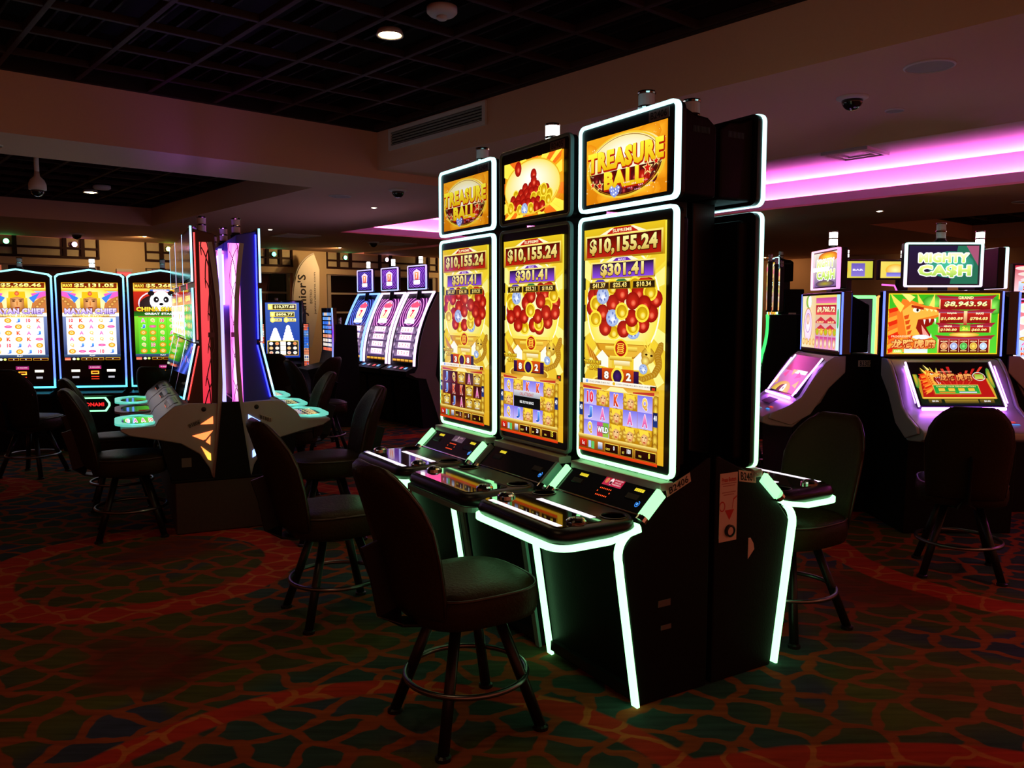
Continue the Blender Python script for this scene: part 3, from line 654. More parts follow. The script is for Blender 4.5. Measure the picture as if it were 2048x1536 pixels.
    for r_ in range(3):
        for c_ in range(5):
            x0 = 6.5 + c_ * cw; Y = top + r_ * ch; s_ = G[r_][c_]
            if s_ == 'F': face_tile(a, x0, Y, x0 + cw, Y + ch)
            elif s_ == 'D': mask_tile(a, x0, Y, x0 + cw, Y + ch)
            else:
                a.rect(x0, Y, x0 + cw, Y + ch, *(('7a74e8', 'c8b8f4') if ver != 4 else ('3a0a10', '5a1018')))
                if s_ == 'W':
                    for (p, q, c2) in ((0, 0, 'd04898'), (.5, 0, '78b838'), (0, .5, 'e05068'), (.5, .5, '9ac040')): a.rect(x0 + 1 + p * (cw - 2), Y + .3 + q * (ch - .6), x0 + 1 + (p + .5) * (cw - 2), Y + .3 + (q + .5) * (ch - .6), c2)
                    a.text('WILD', x0 + cw / 2, Y + ch / 2, 2.6, 'ffffff', 14, .05, out='404040', ow=.12)
                else: a.text(s_, x0 + cw / 2, Y + ch / 2, ch * .76, LET[s_][1], (6.4 if s_ != '10' else 9), .06, LET[s_][0], out='fff4e8' if ver != 4 else 'f8e0c8', ow=.05)
    a.rect(0, 171, 100, 173, 'ffe880', 'b07c10')
    if ver == 5:
        a.rect(26, 156.6, 72, 164.2, '080808', '101010'); a.rect(26, 155.6, 72, 158.6, 'd8d8e0', 'a0a0a8'); a.text('CALL ATTENDANT', 49, 157.2, 1.7, 'c03030', 24, .01); a.text('REEL TILT FOR SERVICE', 49, 161.4, 1.3, 'ffffff', 24, .02)
    for x, s_ in ((3, '40'), (97, '40')): a.rect(x - 2.6, 156.5, x + 2.6, 162.5, '101848', '203880'); a.text(s_, x, 158.8, 2.4, 'ffffff', 3.6, .03)
    a.rect(0, 173, 100, 181, 'b06a14', '6a3408'); a.rect(0, 179.4, 100, 181, 'e84818', 'd03008')
    a.rect(2, 174, 12, 178.6, 'e02818', '901008'); a.text('1c', 7, 176.3, 2.4, 'ffffff', 3, .03); a.rect(14, 174.4, 17.5, 178.4, 'a8c8f0'); a.rect(18, 174.4, 22, 178.8, '60c060'); a.rect(27, 174.2, 33, 178.2, 'f0f0f0', '4060a0')
    win = {6: ('0', '100', '0'), 5: ('0', '20', '15'), 4: ('2', '5', '6')}[ver]
    for (x0, x1, l, v) in ((36, 54, 'CREDIT', win[0]), (56, 72, 'BET', win[1]), (74, 99, 'WIN', win[2])):
        a.rect(x0, 173.8, x1, 179.2, 'ffe050', 'a87010'); a.rect(x0 + .6, 174.2, x1 - .6, 178.9, '300a04', '180402'); a.text(v, x0 + (x1 - x0) * .68, 176, 2.6 if l != 'WIN' else 3.2, 'ffffff' if l != 'WIN' else 'ffe83a', None, .03); a.text(l, x0 + (x1 - x0) * .25, 177.2, 1.2, 'ffe050', None, .01)
    return a
def treasure_top(ver):
    a = Art(100, 56, 1.1 if ver != 4 else .85)
    a.rect(0, 0, 100, 56, 'f0a018', 'd87c08')
    if ver == 5:
        for i in range(24):
            q0, q1 = R(i * 15), R(i * 15 + 8); a.poly([(50, 30), (50 + 80 * math.cos(q0), 30 + 80 * math.sin(q0)), (50 + 80 * math.cos(q1), 30 + 80 * math.sin(q1))], 'ffe84a' if i % 2 else 'f07018')
        a.ell(50, 28, 47, 26, 'f8e060', 'ffffff', 40, dy=-10, dx=0)
        a.ring(50, 28, 48, 27, 1.4, 'e8b020', 40)
        rnd = random.Random(3)
        for y, half in ((29, 10), (34, 26), (39, 32), (44, 30), (49, 20)):
            n = int(half * 2 / 8.5) + 1
            for k in range(n): a.ball(50 - half + k * 2 * half / max(n - 1, 1) + rnd.uniform(-1, 1), y, 5.4, rnd.choices('rg', (.8, .2))[0], 5.8)
        a.ball(54, 17, 5.2, 'r', 5.8); a.ball(55, 24, 5.4, 'r', 6); a.ball(27, 8, 6, 'r', 7.5); a.ball(14, 46, 6.5, 'g', 7); a.ball(73, 34, 6, 'g', 6.6); a.ball(40, 49, 5.6, 'd', 6)
        a.ring(50, 28, 48, 27, 1.4, 'f0c030', 40, a0=20, a1=160)
    else:
        rnd = random.Random(5)
        for i in range(12): a.ell(rnd.uniform(0, 100), rnd.uniform(0, 56), 14, 9, 'e88c10', 'ffb828', 10)
        a.ell(50, 28, 49, 27, 'e8b828', 'e8c860', 40); a.ell(50, 22, 46, 20, 'f0e090', 'ffffff', 36, dy=-4)
        a.poly([(5, 31)] + [(50 + 45 * math.cos(R(q)), 30 + 23 * math.sin(R(q))) for q in range(170, -1, -10)] + [(94, 31)], '4a0a08')
        for k in range(30): a.ball(14 + (k * 29) % 74, 36 + ((k * 17) % 15) * .95 * (1 - abs(14 + (k * 29) % 74 - 50) / 90), 4.4, 'm' if k % 5 else 'r', 4.6)
        a.ring(50, 28, 47.5, 26.5, 1.4, 'f0c838', 44); a.ring(50, 28, 44.5, 24.5, .6, 'a06808', 44)
        rnd = random.Random(8)
        for i in range(60): a.star(rnd.choice((rnd.gauss(90, 5), rnd.gauss(8, 5))), rnd.gauss(28, 16), rnd.uniform(.3, .9), 'fff0b0')
        a.text('TREASURE', 51, 21, 17, 'fff23a', 94, .06, 'e8b408', out='b01c08', ow=.05, shear=.0, osh=(.5, .8))
        a.text('BALL', 51, 38.5, 15, 'fff23a', 50, .06, 'e8b408', out='b01c08', ow=.05, osh=(.5, .8))
        for x, y, r_ in ((11, 40, 4), (20, 41.5, 5.2), (80, 35, 6.4), (90, 31, 4.4)): a.star(x, y, r_, 'ffec90'); a.star(x, y, r_ * .72, 'd01810')
        a.poly([(33, 46), (36, 43.5), (40, 46), (44, 43.5), (47, 46), (45, 51), (40, 54), (35, 51)], '8a98e0')
        for i in range(18): a.ell(34.5 + (i * 7) % 12, 45 + (i * 5) % 7, .7, .8, 'ffffff' if i % 3 else '4a58b0', n=5)
        for i in range(26): a.star(52 + (i * 13) % 34, 43 + (i * 7) % 8, .8, 'ffb0d8' if i % 2 else 'ffe0f0')
    return a
def green(v):
    t = min(max((v.z - .75) / 1.1, 0), 1)
    t = t * t
    return (.84 + .1 * t, 2.6 - .7 * t, 1.0 + .9 * t)
def greenlow(v): return (.84, 2.6, 1.05)

def treasure_machine(num, lab, loc, rz, lit=True, ver=6, group='green neon portrait slot machines', art=True, sticker=False, left_side=False):
    t = thing('slot_machine', lab, 'slot machine', loc, rz, group)
    NM = NEON if lit else UNLIT
    W = .29
    prof = [(0.02, 0), (-.07, .6), (.0, .68), (.02, .72), (.12, .81), (.16, .815), (.34, .90), (.355, .90), (.355, 0)]
    MB().prism(prof, -W + .012, W - .012, 'x').build('cabinet', DARK, t, bevel=.006)
    MB().box(-W + .03, W - .03, -.012, .03, .03, .07).build('kick_plate', BLACK, t)
    # lower front edge light strips
    for sx in (-1, 1):
        pth = [(0, .006)] + [(0 - .092 * k / 8, .006 + .575 * k / 8) for k in range(1, 8)] + bez((-.086, .55), (-.105, .62), (-.055, .655), 6) + [(-.004, .688)]
        MB().prism(ribbon(pth, .0065), *sorted((sx * (W - .030), sx * (W + .003))), 'x').build('edge_strip', NM, t, col=greenlow if lit else None)
        MB().tube([(sx * (W - .004), y - .0, z) for y, z in ((.012, .712), (.055, .752), (.100, .793))], .01, sq=(.009, .021)).build('light_capsule', NM, t, smooth=False, col=(lambda v: (.5, 1.7, .65)) if lit else None)
        MB().tube([(sx * (W - .002), y, z) for y, z in ((.0, .700), (.014, .714))], .022, 12).build('capsule_collar', CHROME, t)
    # console deck with padded bumper, light strip, touch glass, buttons
    def deck(off, z): return [(p[0], p[1], z) for p in rr(-.30 - off, -.365 - off, .30 + off, .0, .075, 6)]
    MB().loft([deck(-.02, .655), deck(-.004, .665), deck(.004, .685), deck(-.004, .708), deck(-.022, .716)]).build('console', BLACK, t, smooth=True)
    edge = [(-.298, -.01), (-.300, -.15)] + [(p[0], p[1]) for p in bez((-.300, -.285), (-.300, -.367), (-.22, -.367), 8)] + [(p[0], p[1]) for p in bez((.22, -.367), (.300, -.367), (.300, -.285), 8)] + [(.300, -.15), (.298, -.01)]
    MB().tube([(x, y, .652 + max(0, (y + .15)) * .18) for x, y in edge], .01, sq=(.009, .010)).build('console_strip', NM, t, col=greenlow if lit else None)
    gl = MB().loft([[(p[0], p[1], z) for p in rr(-.262, -.340, .262, -.135, .035, 5)] for z in (.712, .7185)]).build('touch_glass', GLOSS, t)
    if lit:
        for x0, x1, y0, y1 in ((-.225, .245, -.334, -.311), (-.14, .21, -.166, -.140)):
            MB().box(x0, x1, y0, y1, .7188, .7198).build('deck_light_bar', NEON, t, col=lambda v: (1.15, 1.05, 1.2))
    for sx in (-1, 1):
        b = MB().lathe([(.036, .717), (.036, .726), (.030, .732), (.027, .731)], 24, (sx * .235, -.245, 0)).build('play_button', CHROME, t, smooth=False)
        MB().lathe([(.026, .731), (.020, .737), (.001, .739)], 20, (sx * .235, -.245, 0)).build('button_cap', GLOSS, b, smooth=True)
        MB().lathe([(.050, .714), (.050, .719), (.045, .720), (.043, .716), (.001, .716)], 28, (sx * .225, -.072, 0)).build('cup_ring', BLACK, t)
    # sloped bill panel
    pn = Vector((0, -.66, .75)).normalized()
    def S(u, v, d=.002): return Vector((-.262 + .524 * u, .018 + .096 * (1 - v), .716 + .088 * (1 - v))) + pn * d
    MB().loft([[S(0, 0, -.01), S(1, 0, -.01), S(1, 1, -.01), S(0, 1, -.01)], [S(0, 0, .004), S(1, 0, .004), S(1, 1, .004), S(0, 1, .004)]]).build('bill_panel', GLOSS, t, bevel=.003)
    MB().tube([S(0, 1.03, .004), S(1, 1.03, .004)], .004, 6).build('panel_trim', CHROME, t)
    p = Art(100, 24, 1.0); p.rect(1, .5, 99, 23.5, '030304', '020202')
    if lit or ver == 5:
        for x in ((14,) if ver == 5 else (14, 80)): p.rect(x, 5, x + 10, 7.6, 'e8d020', 'f8e040'); [p.rect(x + 2 * k + 1.4, 5, x + 2 * k + 1.7, 7.6, '907808') for k in range(4)]
        p.ring(92, 17, 2.2, 2.6, .5, '3a90ff', 12, m=1.2); p.ell(92, 17, 1, 1.2, '58a8ff', n=8, m=1.2)
    if lit:
        p.rect(44, 2, 66, 9.5, *(('a81830', 'c02848') if ver == 6 else ('503848', '685060')))
        if ver == 6:
            p.ell(47.4, 5.5, 2, 2.4, 'd87850', n=12); p.ell(52.6, 5.6, 2, 2.9, 'ffe0e0', n=12); p.rect(51.2, 5.6, 54, 8, '601828')
            for k, s_ in enumerate(('SE REQUIERE', 'USO DE', 'MASCARILLA')): p.text(s_, 60, 3.8 + 1.9 * k, 1.25, 'ffd8d8', 9.5 - (2.5 if k == 1 else 0), .01)
        else:
            p.ell(53, 4.6, 1.4, 1.6, 'b09098', n=10); p.rect(56, 3.6, 62, 5.2, '907078'); p.rect(50, 6.4, 54, 8.6, 'a08088')
        for k in range(7):
            p.ell(46 + 2 * k, 12.6, .55, .7, 'ff5020', n=6, m=1.6); p.ell(46 + 2 * k, 18.8, .55, .7, 'ff5020', n=6, m=1.6)
        p.ell(45, 15.6, .55, .7, 'ff5020', n=6, m=1.6); p.ell(59, 15.6, .55, .7, 'ff5020', n=6, m=1.6)
    if p.p: p.flat('panel_lights', t, S(0, 0, .005), S(1, 0, .005), S(0, 1, .005))
    if p.p and ver != 5 or ver == 5: MB().loft([[S(a, b, .004) for a, b in ((.10, .42), (.24, .42), (.24, .62), (.10, .62))], [S(a, b, .010) for a, b in ((.11, .45), (.23, .45), (.23, .60), (.11, .60))]]).build('ticket_slot', BLACK, t)
    MB().loft([[S(a, b, .004) for a, b in ((.76, .42), (.92, .42), (.92, .66), (.76, .66))], [S(a, b, .012) for a, b in ((.775, .45), (.905, .45), (.905, .63), (.775, .63))]]).build('bill_slot', BLACK, t)
    # speaker trays under the screen
    for x in (-.21, -.02, .17):
        if x == -.02: continue
        MB().frame(rr(x - .075, -.02, x + .095, .018, .008, 3), rr(x - .070, -.015, x + .090, .013, .006, 3), -.03, 0).map(lambda v: Vector((v.x, .146 + v.z * .9, .818 + v.z * .55 + v.y * -.2))).build('speaker_tray', TRAY, t)
    MB().box(-W + .01, W - .01, .10, .165, .795, .826).build('tray_ledge', TRAY, t, bevel=.004)
    # lower portrait screen and topper
    ys = .155
    MB().prism(rr(-W, .838, W, 1.832, .03), ys - .006, ys + .03, 'y').build('screen_bezel', BLACK, t)
    MB().box(-W + .03, W - .03, ys + .03, ys + .085, .87, 1.80).build('screen_housing', DARK, t, bevel=.015)
    neon_frame(t, -W - .004, .834, W + .004, 1.836, ys - .014, ys + .006, .014, .032, green, 'screen_neon', NM)
    MB().prism(rr(-W, 1.858, W, 2.200, .03), ys - .006, ys + .03, 'y').build('topper_bezel', BLACK, t)
    MB().prism([(ys + .03, 1.87), (ys + .03, 2.19), (ys + .10, 2.165), (ys + .16, 2.16), (ys + .205, 2.13), (ys + .205, 1.87)], -W + .02, W - .02, 'x').build('topper_housing', DARK, t, bevel=.012)
    neon_frame(t, -W - .004, 1.854, W + .004, 2.204, ys - .014, ys + .006, .014, .032, green, 'topper_neon', NM)
    MB().box(-.13, .13, .235, .355, .88, 2.12).build('spine', BLACK, t, bevel=.01)
    vm = MB()
    for k in range(12): vm.box(W - .021, W - .0185, ys + .085 + k * .007, ys + .088 + k * .007, 2.10, 2.122); vm.box(-W + .0185, -W + .021, ys + .085 + k * .007, ys + .088 + k * .007, 2.10, 2.122)
    vm.build('vent_slots', mat('slot_tint', (.02, .10, .15), .4), t)
    if art:
        yf = ys - .0075
        treasure_main(ver).flat('main_screen', t, (-.247, yf, 1.783), (.241, yf, 1.783), (-.247, yf, .878))
        treasure_top(ver).flat('topper_screen', t, (-.246, yf, 2.142), (.236, yf, 2.142), (-.246, yf, 1.885))
        plate_ = MB().box(.135, .245, yf - .002, yf, 2.147, 2.183).build('number_label', mat('dull_label', (.20, .16, .17), .6), t)
        lettering('number_print', plate_, num, (.135, yf - .002, 2.183), (.245, yf - .002, 2.183), (.135, yf - .002, 2.147))
    stack_light(t, 0, .25, 2.14, 1.35, 9 if ver == 5 else None)
    return t, W
P0 = Vector((.464, 2.883, 0)); RB = Vector((-.524, .852, 0)); NB = Vector((.852, .524, 0)); RZB = math.atan2(-NB.x, NB.y)
def bank(al, n): return P0 + RB * al + NB * n
m6, W = treasure_machine('B2406', 'nearest portrait slot machine with glowing green edge lights, number B2406', bank(.295, 0), RZB, True, 6)
X = W - .011
q = plate(m6, 'B2406', (X, .128, .806), (X, .246, .853), (X, .135, .771))
lb_ = MB().box(X - .001, X + .001, .10, .16, .36, .385).build('rating_label', mat('dark_label', (.10, .08, .08), .6), m6)
MB().box(X - .001, X + .001, .115, .165, .27, .288).build('rating_label', mat('dark_label'), m6)
m5, _ = treasure_machine('B2405', 'middle portrait slot machine with unlit frame and red ball topper, B2405', bank(.94, 0), RZB, False, 5)
m4, _ = treasure_machine('B2404', 'far portrait slot machine of the green neon bank, number B2404', bank(1.585, 0), RZB, True, 4)
m1, _ = treasure_machine('B2401', 'rear slot machine seen from behind with drink call sticker, B2401', bank(.295, .737), RZB + math.pi, True, 6)
X = -W + .011        # its side towards the camera; local y runs towards the bank centre
drink_sticker(m1, W - .011, -.737 + .403, .56).rotation_euler.z = math.pi     # on its other side, the one towards the camera
plate(m1, 'B2401', (X, .232, .835), (X, .137, .818), (X, .228, .790))
tg = MB().prism([(0, 0), (.035, .035), (.03, .06), (.012, .085), (0, .085)], 0, .0015, 'x').build('torn_tag', mat('sticker_paper'), m1); tg.location = (X - .0015, .17, .47); tg.rotation_euler = (0, 0, math.pi); tg.location.x = X

# ------------------------------------------------------------------ back to back machines with lattice light panels (left of centre)
PC = Vector((-1.86, 5.39, 0)); R3 = Vector((-.434, .901, 0)); U3 = Vector((.901, .434, 0)); RZ3 = math.atan2(-U3.x, U3.y)
GRN = [('fff0a0', 'ffd040'), ('ffb0e0', 'ff60b0'), ('ff8080', 'd02030')]
def reel_art(w, h, cols, rows, bg, bg2, k, seed, sym=('K', 'Q', 'A', '10', 'J'), x0=0, y0=0, x1=None, y1=None, a=None, gold=.3):
    a = a or Art(w, h, k); x1 = x1 or w; y1 = y1 or h; rnd = random.Random(seed)
    a.rect(x0, y0, x1, y1, bg, bg2); cw = (x1 - x0) / cols; ch = (y1 - y0) / rows
    for i in range(1, cols): a.rect(x0 + i * cw - .3, y0, x0 + i * cw + .3, y1, bg2)
    for i in range(cols):
        for j in range(rows):
            cx, cy = x0 + (i + .5) * cw, y0 + (j + .5) * ch; q = rnd.random()
            if q < gold: a.ell(cx, cy, cw * .36, ch * .4, 'c07808', 'ffd850', 12); a.ell(cx, cy, cw * .15, ch * .2, 'fff0a0', 'a86010', 8)
            elif q < gold + .1: a.ell(cx, cy, cw * .4, ch * .22, 'd01878', 'ff90c8', 10)
            else: s_ = rnd.choice(sym); a.text(s_, cx, cy, ch * .62, LET[s_][1], cw * .42, .05, LET[s_][0], out='ffffff', ow=.05)
    return a
def side_art(warm):
    a = Art(30, 100, 1.0)
    if warm: a.rect(0, 0, 30, 100, 'ff5a58', 'e83048', 1.1)
    else:
        a.rect(0, 0, 30, 100, 'ff78e0', 'ff60d8', 2.0); a.ell(14, 28, 10, 30, 'ff78e0', 'f4d8ff', 20, m=2.2); a.ell(15, 80, 10, 22, 'ff78e0', 'f0e0ff', 18, m=2.2)
    c = '1a0206' if warm else '60104a'; T = 2.2 if warm else 1.0
    def curve(p0, p1, p2, th):
        L = bez(p0, p1, p2, 10); n = len(L)
        a.raw([(x - th, y) for x, y in L] + [(x + th, y) for x, y in L], [q for i in range(n - 1) for q in ((i, i + 1, n + i + 1), (i, n + i + 1, n + i))], [a.c(c)] * (2 * n))
    for k in range(6):
        y = -18 + k * 20
        curve((0, y), (20, y + 4), (30, y + 22), T); curve((30, y + 2), (10, y + 8), (0, y + 26), T)
    a.rect(0, 55, 30, 58, c)
    return a
def lattice_machine(num, loc, rz, lab, warm, first, k, body_tint):
    t = thing('slot_machine', lab, 'slot machine', loc, rz, 'back to back slot machines with glowing lattice sides')
    W = .345
    body = [(-.186, 1.985), (-.055, 1.955), (-.028, 1.55), (-.022, 1.3), (-.04, .84), (-.255, .84), (-.17, 1.25)]
    MB().prism(body, -W + .01, W - .01, 'x').build('body', body_tint, t, bevel=.006)
    cons = [(-.03, .36), (-.03, .85), (-.25, .86), (-.33, .845), (-.425, .765), (-.45, .72), (-.645, .715), (-.655, .70), (-.60, .665), (-.44, .63), (-.30, .595), (-.19, .52), (-.13, .42), (-.115, .36)]
    MB().prism(cons, -W, W, 'x').build('console', GREY, t, bevel=.008)
    MB().prism([(-.12, .36), (-.135, .42), (-.195, .525), (-.30, .598), (-.42, .625), (-.40, .50), (-.36, .36)], -W + .006, W - .006, 'x').build('knee_panel', DARK, t)
    lbp = MB().box(W - .006, W - .004, -.30, -.24, .44, .50).build('rating_label', mat('dark_label'), t)
    # bezels, neon edges, screens
    for z0, z1, nm in ((1.645, 2.0, 'topper'), (1.255, 1.605, 'middle')):
        MB().box(-W, W, -.205, -.186, z0, z1).build(nm + '_bezel', GLOSS, t, bevel=.004)
    lo = [(-.20, 1.245), (-.186, 1.245), (-.262, .875), (-.285, .885)]
    MB().prism(lo, -W, W, 'x').build('lower_bezel', GLOSS, t)
    cc = (lambda v: (.5 + .6 * math.sin(v.z * 14) ** 2, 1.6, 2.2)) if k != 1 else (lambda v: (.8, .25, .5))
    for sx in (-1, 1):
        for pth in ([(-.2, 2.0), (-.2, 1.645)], [(-.2, 1.605), (-.2, 1.255)], [(-.196, 1.245), (-.276, .885)]):
            n = 12; P_ = [(sx * (W + .002), pth[0][0] + (pth[1][0] - pth[0][0]) * i / n, pth[0][1] + (pth[1][1] - pth[0][1]) * i / n) for i in range(n + 1)]
            MB().tube(P_, .007, sq=(.006, .007)).build('neon_edge', NEON, t, col=cc)
    a = Art(100, 54, .18); a.rect(0, 0, 100, 54, '40304a', '202030'); a.text('MAXI', 50, 20, 10, '907890', 40); a.flat('topper_screen', t, (-W + .03, -.2065, 1.975), (W - .03, -.2065, 1.975), (-W + .03, -.2065, 1.67))
    a = Art(100, 54, 1.1); a.rect(0, 0, 100, 14, '601008', 'e0a020'); a.text('$5,268.46', 55, 7, 8, 'fff060', 60, .05)
    reel_art(100, 54, 5, 4, ('ffffff' if k != 0 else '58c030'), ('e8e8f4' if k != 0 else '208a18'), 1.2, 11 + k, x0=0, y0=14, a=a, gold=.5)
    a.flat('middle_screen', t, (-W + .03, -.2065, 1.58), (W - .03, -.2065, 1.58), (-W + .03, -.2065, 1.275))
    a = Art(100, 54, 1.1)
    reel_art(100, 54, 5, 3, ('f4f4ff' if k != 0 else '58c030'), ('c8c8e8' if k != 0 else '208a18'), 1.1, 21 + k, x0=0, y0=0, y1=34, a=a, gold=.5) if k != 1 else a.rect(0, 0, 100, 54, '101420', '181c30')
    a.rect(0, 34, 100, 38, '6a3808', 'd8a020'); a.rect(0, 38, 100, 54, '06080c', '101018'); a.rect(70, 46, 90, 50, 'ff8020', 'ffb030', 1.5)
    d = Vector((0, -.084, -.36)); nn = Vector((0, -.974, .227)) * .0015
    tl = Vector((-W + .03, -.2005, 1.235)) + nn; a.flat('lower_screen', t, tl, tl + Vector((2 * W - .06, 0, 0)), tl + d * .95)
    # deck with lit horseshoe rim and green touch screen
    TEAL = (lambda v: (.10, .62, .48)) if k != 1 else None
    def dk(off, z, ybk): return [(p[0], p[1], z) for p in rr(-.26 - off, -.655 - off, .26 + off, ybk, .16, 6)]
    MB().frame([(p[0], p[1]) for p in dk(.03, 0, -.42)], [(p[0], p[1]) for p in dk(-.012, 0, -.44)], .716, .73).map(lambda v: Vector((v.x, v.z, v.y))).build('deck_rim', NEON if k != 1 else mat('lilac_rim', (.4, .36, .5), .4), t, col=TEAL)
    MB().loft([dk(-.01, .715, -.43), dk(-.01, .722, -.43)]).build('deck_glass', GLOSS, t)
    a = Art(100, 40, 1.0)
    if k == 0 and warm:
        a.rect(0, 0, 100, 40, '50c828', '289818')
        for i, s_ in enumerate(('Q', 'A', 'A', '10')): a.rect(i * 25 + .6, 0, i * 25 + 24.4, 40, '5cd438', '249018'); a.text(s_, 12.5 + 25 * i, 20, 24, LET[s_][1], 13, .06, LET[s_][0], out='ffffff')
    elif warm: a.hrect(0, 0, 100, 40, '101810', '50b030'); a.rect(55, 28, 95, 36, '802010', '401008')
    else:
        a.rect(0, 0, 100, 40, '081020', '101838')
        for i in range(5): a.text('$301.41', 28, 5 + i * 8, 5, 'fff4a0', 40, .04); a.rect(55, 2 + i * 8, 85, 6 + i * 8, 'f8f0d0', 'c89830')
    a.tobj('deck_screen', t, lambda u, v, d_: Vector((-.19 + .38 * v, -.63 + .19 * u, .7235 + d_)))
    kp = [(-.435, .735), (-.345, .835), (-.325, .850), (-.30, .855), (-.30, .83)]
    MB().prism(kp, -.2, .2, 'x').build('keypad_box', BLACK, t, bevel=.006)
    a = Art(100, 40, 1.0); a.rect(0, 0, 100, 40, '0a0a0c', '060608')
    for i in range(8): a.ell(30 + i * 5.5, 10, 1.3, 1.8, 'ff6030', n=8, m=2)
    a.ell(80, 30, 2.4, 3, '9080ff', n=8, m=1.5); a.ell(18, 12, 2, 2.5, '40ff70', n=8); [a.ring(20 + 12 * i, 28, 4, 5, 1, '8890a0', 10) for i in range(4)]
    n2 = Vector((0, -.74, .67)) * .003
    a.flat('keypad_lights', t, Vector((-.19, -.35, .829)) + n2, Vector((.19, -.35, .829)) + n2, Vector((-.19, -.430, .740)) + n2)
    # side decoration: grey spine trim, lattice light, triangle lights
    curve = [(-.105, 1.90), (-.085, 1.75), (-.066, 1.55), (-.056, 1.35), (-.06, 1.1), (-.072, .85), (-.09, .6), (-.115, .36)]
    for sx in ((1,) if warm else (-1,)):
        MB().tube([(sx * (W - .004), y, z) for y, z in ((-.178, 1.96), (-.178, 1.27))], .005, 6).build('added_side_glow', NEON, t, col=(lambda v: (1.3, .03, .02)) if warm else (lambda v: (.06, .12, 6.0)))  # added tubes whose red and blue light colours the body sides
        MB().tube([(sx * (W - .004), y, z) for y, z in ((-.172, 1.23), (-.248, .88))], .005, 6).build('added_side_glow', NEON, t, col=(lambda v: (1.3, .03, .02)) if warm else (lambda v: (.06, .12, 6.0)))
        MB().tube([(sx * (W + .006), y + .018, z) for y, z in curve], .01, sq=(.014, .010)).build('spine_trim', TRIMG, t)
        XS = sx * (W - .006)
        def fn(u, v, d_):
            z = 1.90 - 1.06 * v; q = math.sin(math.pi * v)
            y = (-.098 + .030 * q - .006 * v) + (u - 1) * (.052 - .012 * q) if warm else (-.072 + .026 * q) + u * (.070 - .030 * q)
            return Vector((XS + sx * (d_ + .001), y, z))
        side_art(warm).tobj('lattice_light', t, fn)
        tris = [[(-.178, .717), (-.1, .767), (-.1, .717)], [(-.231, .645), (-.102, .673), (-.15, .617), (-.165, .612)], [(-.119, .636), (-.1485, .6), (-.122, .579)], [(-.18, .572), (-.12, .519), (-.12, .473), (-.139, .483)]]
        for tr in tris:
            MB().prism(tr, sx * (W + .0005), sx * (W + .004), 'x').build('triangle_light', NEON, t, col=(lambda v: (2.2, .42 + max(0, .6 - v.z) * 5, .10)) if warm else (lambda v: (.7, 1.1, 2.6)))
    gx = W if warm else -W
    s_ = 1 if warm else -1
    plate(t, num, (gx, -.262 if warm else -.17, .720 if warm else .765), (gx, -.18 if warm else -.255, .752 if warm else .735), (gx, -.252 if warm else -.165, .690 if warm else .732)) if first else None
    MB().lathe([(.001, 0), (.014, .002), (.016, .006)], 14).map(lambda v: Vector((gx + s_ * (.006 - v.z), -.155 + v.x, .815 + v.y))).build('lock', BLACK, t) if first else None
    stack_light(t, .0, -.10, 1.955, 1.2, None)
    return t
REDLIT = mat('red_lit_body', (.05, .006, .006), .35); BLUELIT = mat('blue_lit_body', (.015, .018, .30), .35)  # red and blue light on the dark bodies put into their base colour
LBL = ['nearest', 'middle', 'farthest']
for k in range(3):
    lattice_machine('B1806', PC + R3 * (.365 + .72 * k) - U3 * .012, RZ3, '%s slot machine facing left in the lattice lit pair row%s' % (LBL[k], ', numbered B1806' if k == 0 else ''), True, k == 0, k, REDLIT)
    lattice_machine('B1801', PC + R3 * (.365 + .72 * k) + U3 * .012, RZ3 + math.pi, '%s slot machine facing right in the lattice lit pair row%s' % (LBL[k], ', numbered B1801' if k == 0 else ''), False, k == 0, k + 3, BLUELIT)
pl = thing('machine_plinth', 'dark low plinth under the back to back lattice lit machines', 'plinth', PC, RZ3)
MB().box(-2.18, .0, -.36, .325, 0, .345).build('plinth_box', mat('dark_wood_plinth', (.03, .014, .010), .5, bump=(40, .15, .3)), pl, bevel=.01)
MB().box(-2.2, .012, -.38, .33, .345, .36).build('plinth_top', DARK, pl, bevel=.004)
MB().loft([[(.004, -.115, .36), (.004, .115, .36), (.004, .055, .86), (.004, -.055, .86)], [(.014, -.115, .36), (.014, .115, .36), (.014, .055, .86), (.014, -.055, .86)]]).build('end_panel', DARK, pl)
MB().box(-2.1, -.25, -.012, .012, 1.5, 1.84).build('added_uplight', mat('violet_uplight', (.2, .2, .3), .4, emis=(1.0, .34, 2.0), es=4.0), pl)  # added emitter hidden between the machines, throws violet light up onto the beam
VIO = MB().box(-.05, -.004, -.046, -.026, .86, 1.86).build('spine_light', mat('violet_glow', (.2, .2, .3), .4, emis=(.75, .70, 2.2), es=1.0), pl)

